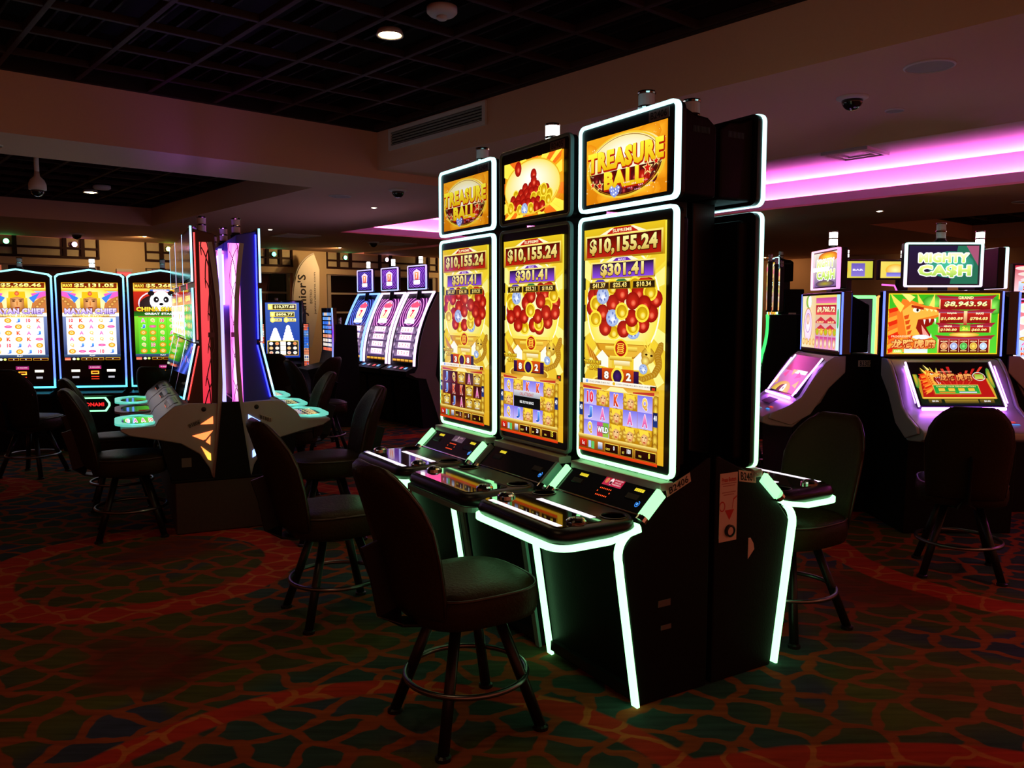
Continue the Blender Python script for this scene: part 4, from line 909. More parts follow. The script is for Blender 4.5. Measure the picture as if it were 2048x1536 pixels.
# ------------------------------------------------------------------ portrait machines against the window wall
def tri_neon(v):
    t = min(max((v.z - .7) / 1.1, 0), 1)
    return (.22 + .35 * t ** 6, .42 + 1.3 * t ** 6 + (1.4 if v.z < .68 else 0), 2.6 - .8 * t ** 4)
def chief_art(kind, jack):
    a = Art(100, 153, 1.5 if kind == 'chief' else 1.35)
    a.rect(0, 0, 100, 153, 'c89018', '102850')
    a.rect(0, 0, 100, 12, 'c88a10', 'ffe060'); a.rect(2, 1, 98, 11, '5a1406', '8a2c08'); a.text('MAXI', 11, 6, 6.5, 'ffe860', 16, .05, 'e8a810', out='3a1000'); a.text(jack, 58, 6, 8.6, 'fff8a0', 70, .04, 'ffc020', out='3a1000', ow=.06)
    a.rect(0, 12, 100, 17, 'f8d050', 'd08a18'); a.rect(30, 12.6, 66, 16.4, '3858c0', '5888e8'); a.text('MINI $57.75', 48, 14.5, 2.4, 'ffffff', 24, .03)
    if kind == 'chief':
        a.rect(0, 17, 100, 60, '88b8f8', 'ffe890'); a.ell(50, 40, 46, 30, 'f8c840', 'fff8d0', 24)
        for d in (-1, 1):
            a.poly([(50 + d * 22, 60), (50 + d * 26, 40), (50 + d * 50, 22), (50 + d * 50, 60)], 'b87038'); a.poly([(50 + d * 24, 22), (50 + d * 50, 17), (50 + d * 50, 26), (50 + d * 30, 34)], 'd858b8'); a.poly([(50 + d * 20, 30), (50 + d * 40, 20), (50 + d * 28, 40)], '3878d8')
            for q in range(5): a.ell(50 + d * (30 + q * 4.5), 52 - q * 5, 4, 3, '8a4818', 'f0b860', 8)
        a.ell(50, 38, 15, 21, '8a4a18', 'e8a868', 20, dy=4); a.poly([(35, 32), (36, 18), (64, 18), (65, 32), (50, 28)], 'e8b018'); a.ell(50, 22, 4, 4, 'c02818', 'ff9060', 10)
        for d in (-1, 1): a.rect(50 + d * 15 - 3, 30, 50 + d * 15 + 3, 52, 'f0c030', 'a06808'); a.ell(50 + d * 6, 36.5, 2.6, 1.2, '301004', n=8); a.rect(50 + d * 6 - 3.4, 33.2, 50 + d * 6 + 3.4, 34.4, '401808')
        a.rect(48.6, 37, 51.4, 45, 'c07838'); a.ell(50, 49, 5, 1.4, '8a2818', n=8)
        a.rect(0, 59, 100, 66, 'f8e8c8', 'ffffff'); a.text('MAYAN CHIEF', 50, 56, 11, 'e8d8ff', 92, .06, 'a080e8', out='3a1848', ow=.07); a.text('GREAT STACKS', 50, 64, 4, 'fff8d0', 66, .05, 'f0c840', out='6a3010', ow=.1)
        reel_art(100, 153, 5, 6, 'ffffff', 'f4f0f8', 1.5, len(jack) + int(jack[3:4] or 1), x0=6, y0=68, x1=94, y1=141, a=a, gold=.28)
        a.rect(0, 66, 6, 141, '7080b0', '283868'); a.rect(94, 66, 100, 141, '7080b0', '283868')
    else:
        a.rect(0, 17, 100, 62, 'c02818', '801808'); a.ring(50, 40, 42, 26, 2.5, 'ffd8e8', 30); a.ell(50, 44, 40, 22, '281818', '383030', 24); a.ell(50, 36, 21, 20, 'f4f4f8', 'ffffff', 22)
        for d in (-1, 1): a.ell(50 + d * 18, 20.5, 6, 5, '101014', n=12); a.ell(50 + d * 9, 33, 5, 6, '141418', n=12); a.ell(50 + d * 8, 33, 1.4, 1.6, 'ffffff', n=8)
        a.ell(50, 42, 4, 2.6, '101014', n=10); a.poly([(34, 50), (50, 45), (66, 50), (60, 56), (40, 56)], 'f4f4f4')
        a.rect(0, 56, 100, 66, '184010', '287818'); a.text('CHINA SHORES', 50, 52, 9, 'fff04a', 92, .06, 'e8a010', out='5a2008', ow=.07); a.text('GREAT STACKS', 50, 61, 4, 'ffffff', 62, .05, out='304020', ow=.1)
        reel_art(100, 153, 5, 6, '78e030', '38b018', 1.25, 5, x0=7, y0=68, x1=93, y1=141, a=a, gold=.34)
        a.rect(0, 66, 7, 141, '80d030', '208010'); a.rect(93, 66, 100, 141, '80d030', '208010')
    a.rect(0, 141, 100, 147, '405878', '182848'); a.text('PLAY', 50, 143.5, 2.4, 'ffffff', 10, .02); a.rect(0, 147, 100, 153, '281408', '100804'); a.rect(1, 147.4, 11, 152.4, 'e05038', 'ff9070'); a.ell(17, 150, 3, 2.4, 'e0e8d0', n=10); a.ell(24, 150, 2.6, 2.4, 'd0e070', n=10)
    for x0, x1 in ((30, 48), (50, 70), (73, 99)): a.rect(x0, 147.6, x1, 152.6, 'e8b030', 'a07010'); a.rect(x0 + .8, 148.2, x1 - .8, 152, '4a1408', '200804'); a.text('0', (x0 + x1) / 2, 150, 2.6, 'ffffff', None, .02)
    return a
def dens(pts, n=10):
    o = []
    for i, p in enumerate(pts):
        q = pts[(i + 1) % len(pts)]; o += [(p[0] + (q[0] - p[0]) * k / n, p[1] + (q[1] - p[1]) * k / n) for k in range(n)]
    return o
RD = Vector((math.sin(R(80)), math.cos(R(80)), 0))
def portrait(k, lab, kind, jack, logo):
    c = Vector((-4.40, 8.60, 0)) + RD * (.70 * k)
    t = thing('slot_machine', lab, 'slot machine', c, R(10), 'arched portrait slot machines by the window wall')
    W = .325
    out = [(-W, .66), (W, .66), (W + .01, 1.82), (W - .02, 1.845), (0, 1.895), (-W + .02, 1.845), (-W - .01, 1.82)]
    def sc_(f): return [(x * (1 - f * 2.2), .66 + f * 1.1 + (z - .66) * (1 - f * 1.75)) for x, z in out]
    MB().prism(out, 0, .10, 'y').build('screen_surround', GLOSS, t, bevel=.01)
    MB().frame(dens(out), dens(sc_(.016)), -.012, .02).build('neon_frame', NEON, t, col=tri_neon)
    MB().prism([(-.06, 0), (-.06, .60), (-.02, .66), (.10, .66), (.10, 1.80), (.40, 1.6), (.45, 0)], -W + .02, W - .02, 'x').build('cabinet', DARK, t, bevel=.008)
    chief_art(kind, jack).flat('main_screen', t, (-.275, -.004, 1.755), (.275, -.004, 1.755), (-.275, -.004, .945))
    p = Art(100, 40, 1.2)
    p.rect(12, 10, 27, 15, 'fff4d8', 'fff4d8', 1.6); p.rect(74, 10, 89, 15, 'fff4d8', 'fff4d8', 1.6); p.rect(13, 24, 25, 28, 'b0b0b8'); p.rect(76, 24, 87, 28, 'b0b0b8')
    p.rect(42, 2, 64, 9, '7a2060', 'c83078'); p.text('SE REQUIERE', 53, 5.5, 2.4, 'ffd8e8', 17, .02); p.rect(46, 13, 60, 20, 'ff9a20', 'ffb840', 1.5); p.rect(48, 15, 58, 18, '601808'); [p.ell(47 + 2 * i, y, .8, .9, 'ff4020', n=6, m=1.8) for i in range(7) for y in (25, 30)]
    p.flat('panel_lights', t, (-.28, -.004, .90), (.28, -.004, .90), (-.28, -.004, .70))
    MB().prism([(-.16, .585), (-.16, .61), (-.01, .635), (.0, .63), (.0, .56)], -W + .01, W - .01, 'x').build('button_deck', BLACK, t, bevel=.006)
    if logo:
        hx = [(-.17, .50), (-.13, .56), (.13, .56), (.17, .50), (.17, .47), (.13, .41), (-.13, .41), (-.17, .47)]
        MB().frame(hx, [(x * .90, .485 + (z - .485) * .82) for x, z in hx], -.075, -.06).build('logo_neon', NEON, t, col=lambda v: (.55, 2.0, .9))
        a = Art(100, 34, 1.0); a.rect(0, 0, 100, 34, '020202'); a.text('KONAMI', 50, 17, 15, 'ff2828', 78, .04, m=1.3); a.flat('logo_sign', t, (-.14, -.0625, .53), (.14, -.0625, .53), (-.14, -.0625, .44))
    stack_light(t, 0, .10, 1.88, 1.1, None if k != 0 else 5)
    return t
portrait(-1, 'arched portrait machine at the left frame edge showing a gold chief, jackpot $5,268.46', 'chief', '$5,268.46', False)
portrait(0, 'middle arched portrait machine showing a gold chief, jackpot $5,131.05', 'chief', '$5,131.05', True)
portrait(1, 'arched portrait machine with a panda over green reels', 'panda', '$5,268.48', False)
ex = thing('exit_sign', 'small red exit sign box on the beige column behind the panda machine', 'sign', AB(4.47, AW - .001, 2.10), RZ)
MB().box(-.13, .13, -.06, 0, .06, .11).build('sign_housing', WHITEP, ex); MB().box(-.12, .12, -.03, -.02, -.12, .06).build('sign_face', mat('exit_red', (.4, .1, .1), .4, emis=(1, .12, .12), es=.7), ex)

# ------------------------------------------------------------------ curved screen machines
R4 = Vector((-.602, .799, 0)); N4 = Vector((.799, .602, 0)); RZ4 = math.atan2(-N4.x, N4.y)
def ccurve(v): # v 0 top .. 1 bottom -> y, z
    z = 1.70 - .92 * v; return .30 * (1 - v) ** 1.9 + .0, z
def swirl_art(cl, k):
    a = Art(100, 176, 1.7); c0, c1 = (('101a60', '5878ff') if cl == 'blue' else ('5a1060', 'ff90e8'))
    a.rect(0, 0, 100, 176, '1a1030', '382850')
    for i in range(12): a.ring(50, 40, 66 - i * 5, 70 - i * 5, 2.6, c1 if i % 2 else c0, 36, m=.9)
    a.ell(50, 38, 22, 30, 'fff0ff' if cl != 'blue' else 'd8e0ff', 'fff8ff', 20, m=1.1); a.rect(34, 26, 66, 56, 'ffc0d0', 'ffe890'); a.text('7', 50, 42, 20, 'e82038', 14, .06, out='ffffff'); a.poly([(30, 18), (50, 8), (70, 18), (66, 26), (34, 26)], 'f04868'); a.rect(28, 58, 72, 70, 'ffb8ff' if cl != 'blue' else '90b8ff', 'ffffff')
    for r_ in range(4):
        y = 80 + r_ * 21; a.rect(8, y - 2, 92, y + 17, '584060', '80688a'); a.rect(22, y, 78, y + 15, 'ffe0f4', 'd8b0e8')
        for i in range(4): a.rect(25 + i * 13, y + 2, 36 + i * 13, y + 13, 'ffffff', 'ffd0e0'); a.text(random.choice('7AQK'), 30.5 + i * 13, y + 7.5, 8, 'd85078', 6, .04)
        for d in (4, 96): a.ell(d, y + 6, 8, 7, '302838', 'b898c0', 10)
    a.rect(0, 166, 100, 176, '402008', '181008'); [a.rect(4 + 19 * i, 168, 20 + 19 * i, 174, 'e8b040', '80400c') for i in range(5)]
    return a
for k, cl in enumerate(('pink', 'pink', 'blue')):
    c = Vector((-1.40, 10.35, 0)) + R4 * (.72 * k)
    t = thing('slot_machine', ['near', 'middle', 'far'][k] + ' curved screen slot machine with concentric %s rings, three in a row' % cl, 'slot machine', c, RZ4, 'curved screen slot machines')
    W = .33; N = 14
    bodyp = [ccurve(i / N) for i in range(N + 1)]
    bp = [(y + .025, z) for y, z in bodyp] + [(-.12, .72), (-.12, .66), (.06, .60), (.12, 0), (.62, 0), (.40, .60), (.40, 1.70)]
    MB().prism(bp, -W + .005, W - .005, 'x').build('cabinet', DARK, t)
    for sx in (-1, 1):
        sp_ = [(y + .05, z - .01) for y, z in bodyp] + [(.0, .70), (-.08, .69), (.02, .64), (.16, .62), (.38, .0), (.62, .0), (.30, .66), (.34, 1.0), (.42, 1.6)]
        MB().prism(sp_, sx * (W - .005), sx * (W + .006), 'x').build('side_panel', mat('warm_grey_side', (.22, .18, .18), .5), t)
        MB().tube([(sx * (W - .012), y, z) for y, z in bodyp], .012, sq=(.012, .012)).build('neon_edge', NEON, t, col=(lambda v: (1.7, 1.1, 1.8)) if cl == 'pink' else (lambda v: (.35, .75, 2.4)))
    MB().tube([(-W, bodyp[0][0], 1.70), (W, bodyp[0][0], 1.70)], .012, sq=(.012, .012)).build('neon_top', NEON, t, col=(lambda v: (1.7, 1.1, 1.8)) if cl == 'pink' else (lambda v: (.35, .75, 2.4)))
    def fn(u, v, d_):
        y, z = ccurve(.08 + .88 * v); return Vector((-W + .055 + (2 * W - .11) * u, y + .016 - d_, z))
    a = swirl_art(cl, k)
    a.tobj('curved_screen', t, fn, slices=16)
    MB().prism(rr(-.23, 1.735, .23, 2.04, .02), .24, .28, 'y').build('topper_bezel', BLACK, t)
    neon_frame(t, -.232, 1.733, .232, 2.042, .232, .25, .014, .02, lambda v: (.7 + .5 * math.sin(v.z * 20), .9 + .6 * math.cos(v.x * 9), 1.4 + .5 * math.sin(v.x * 12)), 'topper_neon')
    MB().tube([(0, .27, 1.60), (0, .30, 1.75)], .04, 10).build('topper_post', BLACK, t)
    a = Art(100, 66, 1.1); a.rect(0, 0, 100, 66, '2a1878' if cl == 'blue' else '5818a0', '301060')
    for i in range(6): a.ring(50, 33, 60 - i * 9, 44 - i * 6, 2, '6a58f0' if cl == 'blue' else 'c070ff', 26)
    a.poly([(28, 14), (50, 5), (72, 14), (68, 40), (32, 40)], 'ffe0ff'); a.rect(38, 16, 62, 40, 'ffb040', 'ff6060'); a.text('7', 50, 28, 18, 'ffffff', 11, .06, out='d02030'); a.rect(30, 42, 70, 56, 'ffffff', 'e8d0ff', 1.2)
    a.flat('topper_screen', t, (-.2, .2385, 2.015), (.2, .2385, 2.015), (-.2, .2385, 1.76))
    a = Art(100, 16, 1.0)
    for x, c_ in ((14, '40b0ff'), (38, '806070'), (62, 'e83828'), (80, '58b8ff')): a.rect(x, 4, x + 10, 12, c_)
    a.flat('button_lights', t, (-W + .02, -.02, .775), (W - .02, -.02, .775), (-W + .02, -.10, .735))
    stack_light(t, 0, .30, 2.03, 1.1, 6)

# ------------------------------------------------------------------ blue screen machine with dotted light panels and its neighbours
LEDM = mat('dot_panel_back', (.01, .01, .015), .5)
def dots_art(w, h, nx, ny, seed):
    a = Art(w, h, 1.3); a.rect(0, 0, w, h, '06080c'); rnd = random.Random(seed)
    for j in range(ny):
        c = ('5090ff', 'ff9a70', 'fff0e0', 'ff7050', '70a8ff', '3a78ff')[int((j / ny * 7 + seed) % 6)]
        for i in range(nx): a.rect((i + .15) * w / nx, (j + .15) * h / ny, (i + .85) * w / nx, (j + .85) * h / ny, c if rnd.random() > .2 else ('4088ff' if rnd.random() > .5 else 'ffd8c8'))
    return a
t = thing('slot_machine', 'slot machine with deep blue screen, gold jackpots and dotted light panels', 'slot machine', (-3.00, 10.75, 0), R(8))
MB().box(-.26, .26, 0, .10, .80, 1.60).build('screen_housing', GLOSS, t, bevel=.01)
MB().prism([(-.02, 0), (-.02, .72), (-.16, .74), (-.16, .78), (.0, .82), (.10, .82), (.10, 1.58), (.5, 1.45), (.5, 0)], -.25, .25, 'x').build('cabinet', DARK, t)
a = Art(100, 168, 1.25); a.rect(0, 0, 100, 168, '3858a8', '1838a0')
for (x0, y0, x1, y1, tx) in ((8, 4, 92, 22, '$10,377.60'), (14, 28, 86, 44, '$606.77'), (14, 48, 48, 58, '$60.00'), (54, 48, 90, 58, '$20.00')):
    a.rect(x0, y0, x1, y1, 'f8f0a0', 'e8c840'); a.rect(x0 + 14, y0 + 2, x1 - 2, y1 - 2, '302808', '504008'); a.text(tx, (x0 + x1 + 12) / 2, (y0 + y1) / 2, (y1 - y0) * .6, 'fff8b0', (x1 - x0) * .7, .05); a.ell(x0 + 7, (y0 + y1) / 2, 7, 8, 'ffe040', 'fffcc0', 12)
for cx, hh in ((28, 40), (66, 52)):
    for q in range(5): a.ell(cx, 112 - q * hh / 6, 17 - q * 2.6, 9, 'f0e8ff', 'ffffff', 14, m=1.3)
a.rect(4, 116, 96, 162, 'f8d848', 'c89018'); a.rect(6, 118, 94, 160, '101018', '181820')
for i in range(5):
    for j in range(3):
        x, y = 15 + i * 17.6, 125 + j * 14
        if i == 2: a.rect(x - 8, y - 6.5, x + 8, y + 6.5, 'f4f4ff', 'fff4d0', 1.2)
        else: a.ell(x, y, 6, 5, ('e8e8f0', 'd8a060', 'f0d8c0')[(i + j) % 3], ('ffffff', 'ffe0a0', 'f07050')[(i * 2 + j) % 3], 10)
a.flat('main_screen', t, (-.215, -.004, 1.572), (.215, -.004, 1.572), (-.215, -.004, .855))
for x, nm in ((-.30, 'l'), (.265, 'r')):
    d = MB().box(x, x + .07, -.02, .02, .74, 1.30).build('dot_panel', LEDM, t)
    dots_art(12, 60, 5, 26, len(nm) + (x > 0) * 2).flat('dot_lights', d, (x + .004, -.0215, 1.295), (x + .066, -.0215, 1.295), (x + .004, -.0215, .745))
for x in (-.16, .02):
    d = MB().box(x, x + .12, -.04, -.02, .39, .52).build('dot_panel', LEDM, t)
    dots_art(24, 26, 9, 9, 1 + int(x * 10)).flat('dot_lights', d, (x + .003, -.0415, .517), (x + .117, -.0415, .517), (x + .003, -.0415, .393))
stack_light(t, -.1, .2, 1.53, .9)
t = thing('slot_machine', 'black cabinet seen from the side next to the blue screen machine', 'slot machine', (-2.34, 10.45, 0), R(-62))
MB().prism([(-.30, 0), (-.30, .62), (-.34, .74), (-.05, .80), (.02, 1.10), (.02, 1.30), (.30, 1.28), (.34, 0)], -.27, .27, 'x').build('cabinet', DARK, t, bevel=.01)
MB().box(-.26, .26, -.01, .04, .86, 1.50).build('screen_bezel', GLOSS, t)
a = dots_art(60, 90, 6, 10, 4); a.flat('main_screen', t, (-.2, -.0115, 1.45), (.2, -.0115, 1.45), (-.2, -.0115, .9))
MB().tube([(.265, -.02, .85), (.265, -.012, 1.2), (.265, -.02, 1.50)], .01, 8).build('edge_strip', NEON, t, col=lambda v: (.3, .4 + .4 * math.sin(v.z * 30), 1.1))
stack_light(t, 0, .15, 1.27, .9)
# feather banner
fb = thing('feather_banner', 'tall white feather banner with black script reading Junior\'s', 'banner', AB(7.74, 15.1, 0), RZ)
MB().lathe([(.2, 0), (.2, .03), (.03, .05), (.03, .12)], 20).build('base', LEGM, fb)
pole = [(-.31, 0, .05), (-.31, 0, 1.6)] + bez((-.31, 0, 1.6), (-.30, 0, 2.45), (.18, 0, 2.62), 10)[1:]
MB().tube(pole, .012, 8).build('pole', WHITEP, fb, smooth=True)
out = [(-.30, .75), (.10, .75), (.28, 1.6), (.30, 2.3), (.19, 2.60)] + [(x + .012, z) for x, _, z in bez((.16, 0, 2.60), (-.28, 0, 2.42), (-.30, 0, 1.6), 10)]
MB().prism(out, -.008, .008, 'y').build('flag', mat('banner_cloth', (.72, .70, .66), .8, bump=(8, .3, .03)), fb)
def vtext(nm, s_, x, z0, z1, w_, b=.02):    # reads upwards
    lettering(nm, fb, s_, (x - w_ / 2, -.0085, z0), (x - w_ / 2, -.0085, z1), (x + w_ / 2, -.0085, z0), INK, b, .01)
vtext('banner_name', "Junior'S", -.07, 1.36, 2.2, .24); vtext('banner_line', 'BISTRO', .10, 1.62, 1.9, .055, .005); vtext('banner_web', 'juniorsbistro.com', .19, 1.4, 2.25, .06, .01)

# ------------------------------------------------------------------ pod of silver machines on the right
SILV = mat('silver_paint', (.42, .40, .42), .36, metal=.25, bump=(250, .03, .05))
PURP = lambda v: (1.1, .32, 2.3)
def dragon(a, x, y, s, flip=1):
    def P(pts, c): a.poly([(x + flip * px * s, y + py * s) for px, py in pts], c)
    for i in range(12):
        P([(-16 + i * .6, -14 + i * 4.4), (-40 + (i % 3) * 3, -10 + i * 5.2), (-30, -4 + i * 4.8), (-42 + (i % 2) * 5, 2 + i * 5), (-18, 0 + i * 4.4), (-8, i * 3.4)], ('e02808', 'ff6a20', 'f8a030')[i % 3])
    for i in range(7): P([(-8 + i * 3, 30), (-12 + i * 4, 40 + (i % 2) * 4), (-3 + i * 3, 34)], ('e83810', 'ffb040')[i % 2])
    P([(-22, -6), (-16, -22), (-6, -20), (10, -14), (26, -12), (30, -4), (22, 0), (4, 2), (-2, 12), (8, 26), (20, 24), (24, 30), (10, 36), (-8, 32), (-20, 18)], 'f07820')
    P([(-16, -8), (-6, -16), (8, -10), (24, -8), (26, -4), (4, -2), (-6, 10), (4, 28), (-10, 22)], 'ffb040')
    for i in range(5): P([(-14 + i * 1.5, -2 + i * 6), (-8 + i * 1.2, -4 + i * 6), (-9 + i, 1 + i * 6), (-13 + i * 1.2, 2 + i * 6)], 'd84810')
    for i in range(4): P([(4 + i * 5, -12 + i * .8), (9 + i * 5, -11 + i * .8), (7 + i * 5, -8 + i * .6)], 'ffe890')
    P([(2, 2), (22, 1), (18, 8), (12, 4), (10, 14), (18, 22), (8, 24), (0, 12)], '8a1008'); P([(6, 8), (16, 22), (8, 20)], 'ff9a8a')
    for tx, ty, h in ((8, 2, 6), (14, 1, 5), (20, 1, 7)): P([(tx, ty), (tx + 2.6, ty), (tx + 1.4, ty + h)], 'fffbe8')
    for tx, ty in ((10, 24), (16, 23)): P([(tx, ty), (tx + 2.4, ty), (tx + 1.2, ty - 5)], 'fffbe8')
    P([(-14, -14), (-30, -30), (-26, -18), (-18, -6)], 'ffd850'); P([(-8, -18), (-18, -40), (-2, -24)], 'ffe878'); P([(2, -16), (0, -32), (8, -16)], 'ffd850'); P([(14, -14), (20, -30), (20, -12)], 'ffe060')
    a.ell(x + flip * 0, y - 9 * s, 4.4 * s, 3 * s, 'fff8d0', 'ffffff', 12); a.ell(x + flip * 1 * s, y - 9 * s, 1.5 * s, 2 * s, '100400', n=8); P([(-6, -15), (8, -12), (8, -9), (-6, -12)], 'a02008')
    a.ell(x + flip * 27 * s, y - 9 * s, 4.4 * s, 3.6 * s, 'd85010', 'ffd860', 12); a.ell(x + flip * 28 * s, y - 9 * s, 1.4 * s, 1.2 * s, '601000', n=8)
    return a
def dragon_main():
    a = Art(160, 90, 1.2); a.rect(0, 0, 160, 90, 'f0d020', 'e8c018'); a.rect(1.5, 1.5, 158.5, 88.5, '28b018', '50d030')
    for i in range(7): a.ell(20 + i * 22, 30 + 20 * math.sin(i * 2), 16, 12, '189010', '90f060', 12)
    dragon(a, 40, 36, 1.28); a.text('PROGRESSIVE', 19, 63.5, 3, 'ffd0a0', 28, .03); a.ell(48, 64.5, 13, 3.4, 'd8e0e8', 'ffffff', 14)
    a.text('龙腾虎啸', 37, 74.5, 13, 'ffc870', 64, .03, 'ff9a50', out='a02810', ow=.08); a.rect(8, 82.5, 22, 88, '78c030', 'd8f070'); a.text('CASH', 15, 85.3, 3.6, 'f4ffc0', 10, .05); a.rect(24, 82, 58, 88.4, 'c8e8d8', 'e8fff4')
    def roof(x0, x1, y): a.poly([(x0 - 5, y), (x0 + 6, y + 3), (x1 - 6, y + 3), (x1 + 5, y), (x1 - 2, y + 6), (x0 + 2, y + 6)], 'a01c30'); a.rect(x0, y + 5, x1, y + 6.4, '584878', 'c84858')
    for (x0, y0, x1, y1) in ((74, 5, 146, 24), (74, 28, 146, 44), (74, 47, 146, 58), (74, 66, 146, 88)): a.rect(x0 - 2, y0, x1 + 2, y1, 'f8e0a0', 'd8a040'); a.rect(x0, y0 + 1, x1, y1, 'c01c18', '780808')
    roof(72, 150, 2.5); a.text('GRAND', 110, 6.5, 4.6, 'fff2a8', 22, .05, out='601008'); a.text('$8,943.96', 110, 16, 9, 'fffbd0', 62, .045, 'ffd860', out='400804', shear=.15)
    roof(72, 150, 22.5); a.text('MAJOR', 91, 29.5, 3, 'fff2c0', 14, .05); a.text('MAXI', 131, 29.5, 3, 'fff2c0', 11, .05); a.text('$1,080.89', 91, 37.5, 5, 'fff6b0', 32, .045, 'ffc850', shear=.15); a.text('$784.03', 130, 37.5, 5, 'fff6b0', 26, .045, 'ffc850', shear=.15); a.rect(108, 26, 113, 46, 'f8e0a0', 'c02818')
    roof(72, 150, 43); a.text('MINOR', 86, 48.6, 2.8, 'fff2c0', 12, .05); a.text('MINI', 132, 48.6, 2.8, 'fff2c0', 8, .05); a.text('$100.00', 87, 54, 4.4, 'fff6b0', 24, .045, 'ffc850', shear=.15); a.text('$60.00', 131, 54, 4.4, 'fff6b0', 22, .045, 'ffc850', shear=.15); a.rect(103, 47, 118, 56, '50a020', 'a8e040'); a.text('2c', 110.5, 51.5, 5, 'ffe850', 8, .05)
    a.ell(110, 61, 22, 3.4, 'd8a020', 'fff080', 16); roof(72, 150, 61.5)
    for i, (n_, c_, d_) in enumerate((('BRONZE', 'c06828', 'ffc890'), ('SILVER', '7088d0', 'e8f0ff'), ('JADE', '209028', '80f080'), ('GOLD', 'c89010', 'ffe870'), ('DIAMOND', '90b8e0', 'f0f8ff'))):
        x = 81.5 + i * 14.2; a.rect(x - 6.4, 68.5, x + 6.4, 86.5, '901010', '480404'); a.text(n_, x, 71, 1.8, 'fff2c0', 10, .04); a.ring(x, 78, 5.4, 5.4, .9, d_, 16); a.ell(x, 78, 4.6, 4.6, c_, d_, 14); a.rect(x - 4.5, 84, x + 4.5, 86, 'e0c070', 'a07020')
        if i: a.rect(x - 7.2, 68, x - 6.8, 87, 'fff0d0')
    return a
def yin_main():
    a = Art(160, 90, 1.15); a.rect(0, 0, 160, 90, 'e8d060', 'c88ac8'); a.hrect(0, 0, 60, 90, 'f4e8c0', 'e8c898'); a.ell(30, 10, 13, 11, '50a040', 'e8e060', 18); a.ell(34, 10, 8, 10, 'ffffff', 'e8f0f4', 14)
    a.ell(28, 50, 20, 30, 'e8c8e8', 'fff4f0', 18); a.ring(28, 50, 20, 30, 2, 'c89048', 20); a.ring(28, 46, 12, 17, 1.5, 'b070c0', 18); a.ell(28, 40, 7, 9, 'd8a088', 'ffe8d8', 12)
    a.rect(62, 4, 146, 13, 'c04890', 'e868a8'); a.rect(62, 16, 146, 32, 'b01830', 'e84850'); a.text('$9,760.72', 104, 24, 11, 'fff4d8', 74, .06, 'ffd880', shear=.15, out='801020')
    for y in (35, 48): a.poly([(62, y + 8), (84, y), (104, y + 8), (124, y), (146, y + 8), (146, y + 11), (62, y + 11)], 'c83040'); a.text('$1,030.27', 82, y + 9, 3.4, 'ffe8a0', 30, .05); a.text('$642.27', 126, y + 9, 3.4, 'ffe8a0', 26, .05)
    for i in range(5): a.ell(70 + i * 18, 60, 8, 6, 'd89018', 'f0e060' if i % 2 else '90d030', 12); a.rect(63 + i * 17.5, 68, 78 + i * 17.5, 88, 'c83888', 'f8a8c8'); a.ell(70.5 + i * 17.5, 79, 5, 7, 'd8a040', 'fff0f0', 12)
    for i in range(4): a.ell(10 + i * 15, 78, 6, 6, 'd89848', 'ffe8a0', 10)
    a.rect(148, 0, 160, 90, 'a8e0f0', 'd8f4ff'); a.ell(154, 38, 4, 16, '30a050', '80e080', 10); a.rect(0, 88, 160, 90, '301828')
    return a
def cash_sign(busy):
    a = Art(100, 57, 1.15); a.rect(0, 0, 100, 57, '081038', '0c0a28'); a.poly([(60, 57), (70, 0), (100, 0), (100, 57)], '0c6a50'); a.poly([(82, 0), (100, 0), (100, 30)], 'a05070'); a.ell(60, 28, 34, 20, '18806a', '40c8a0', 18)
    if busy: a.rect(0, 0, 100, 57, 'e8e0d0', '785090'); a.ell(60, 8, 40, 9, 'd85818', 'ffe040', 16); a.ell(50, 52, 40, 6, '503068', 'b0a020', 14)
    a.text('MIGHTY', 50, 18, 14, 'f8ffd0', 72, .06, 'd0e858', out='ffffff', ow=.10); a.text('CA$H', 52, 38, 18, 'fff8a0', 76, .06, 'b8e060', out='ffffff', ow=.08); a.text('CA$H', 52, 38, 18, 'f0ff90', 76, .03, '90c848')
    if busy: a.rect(0, 24, 66, 31, 'ffffff', 'ffffff', 2)
    return a
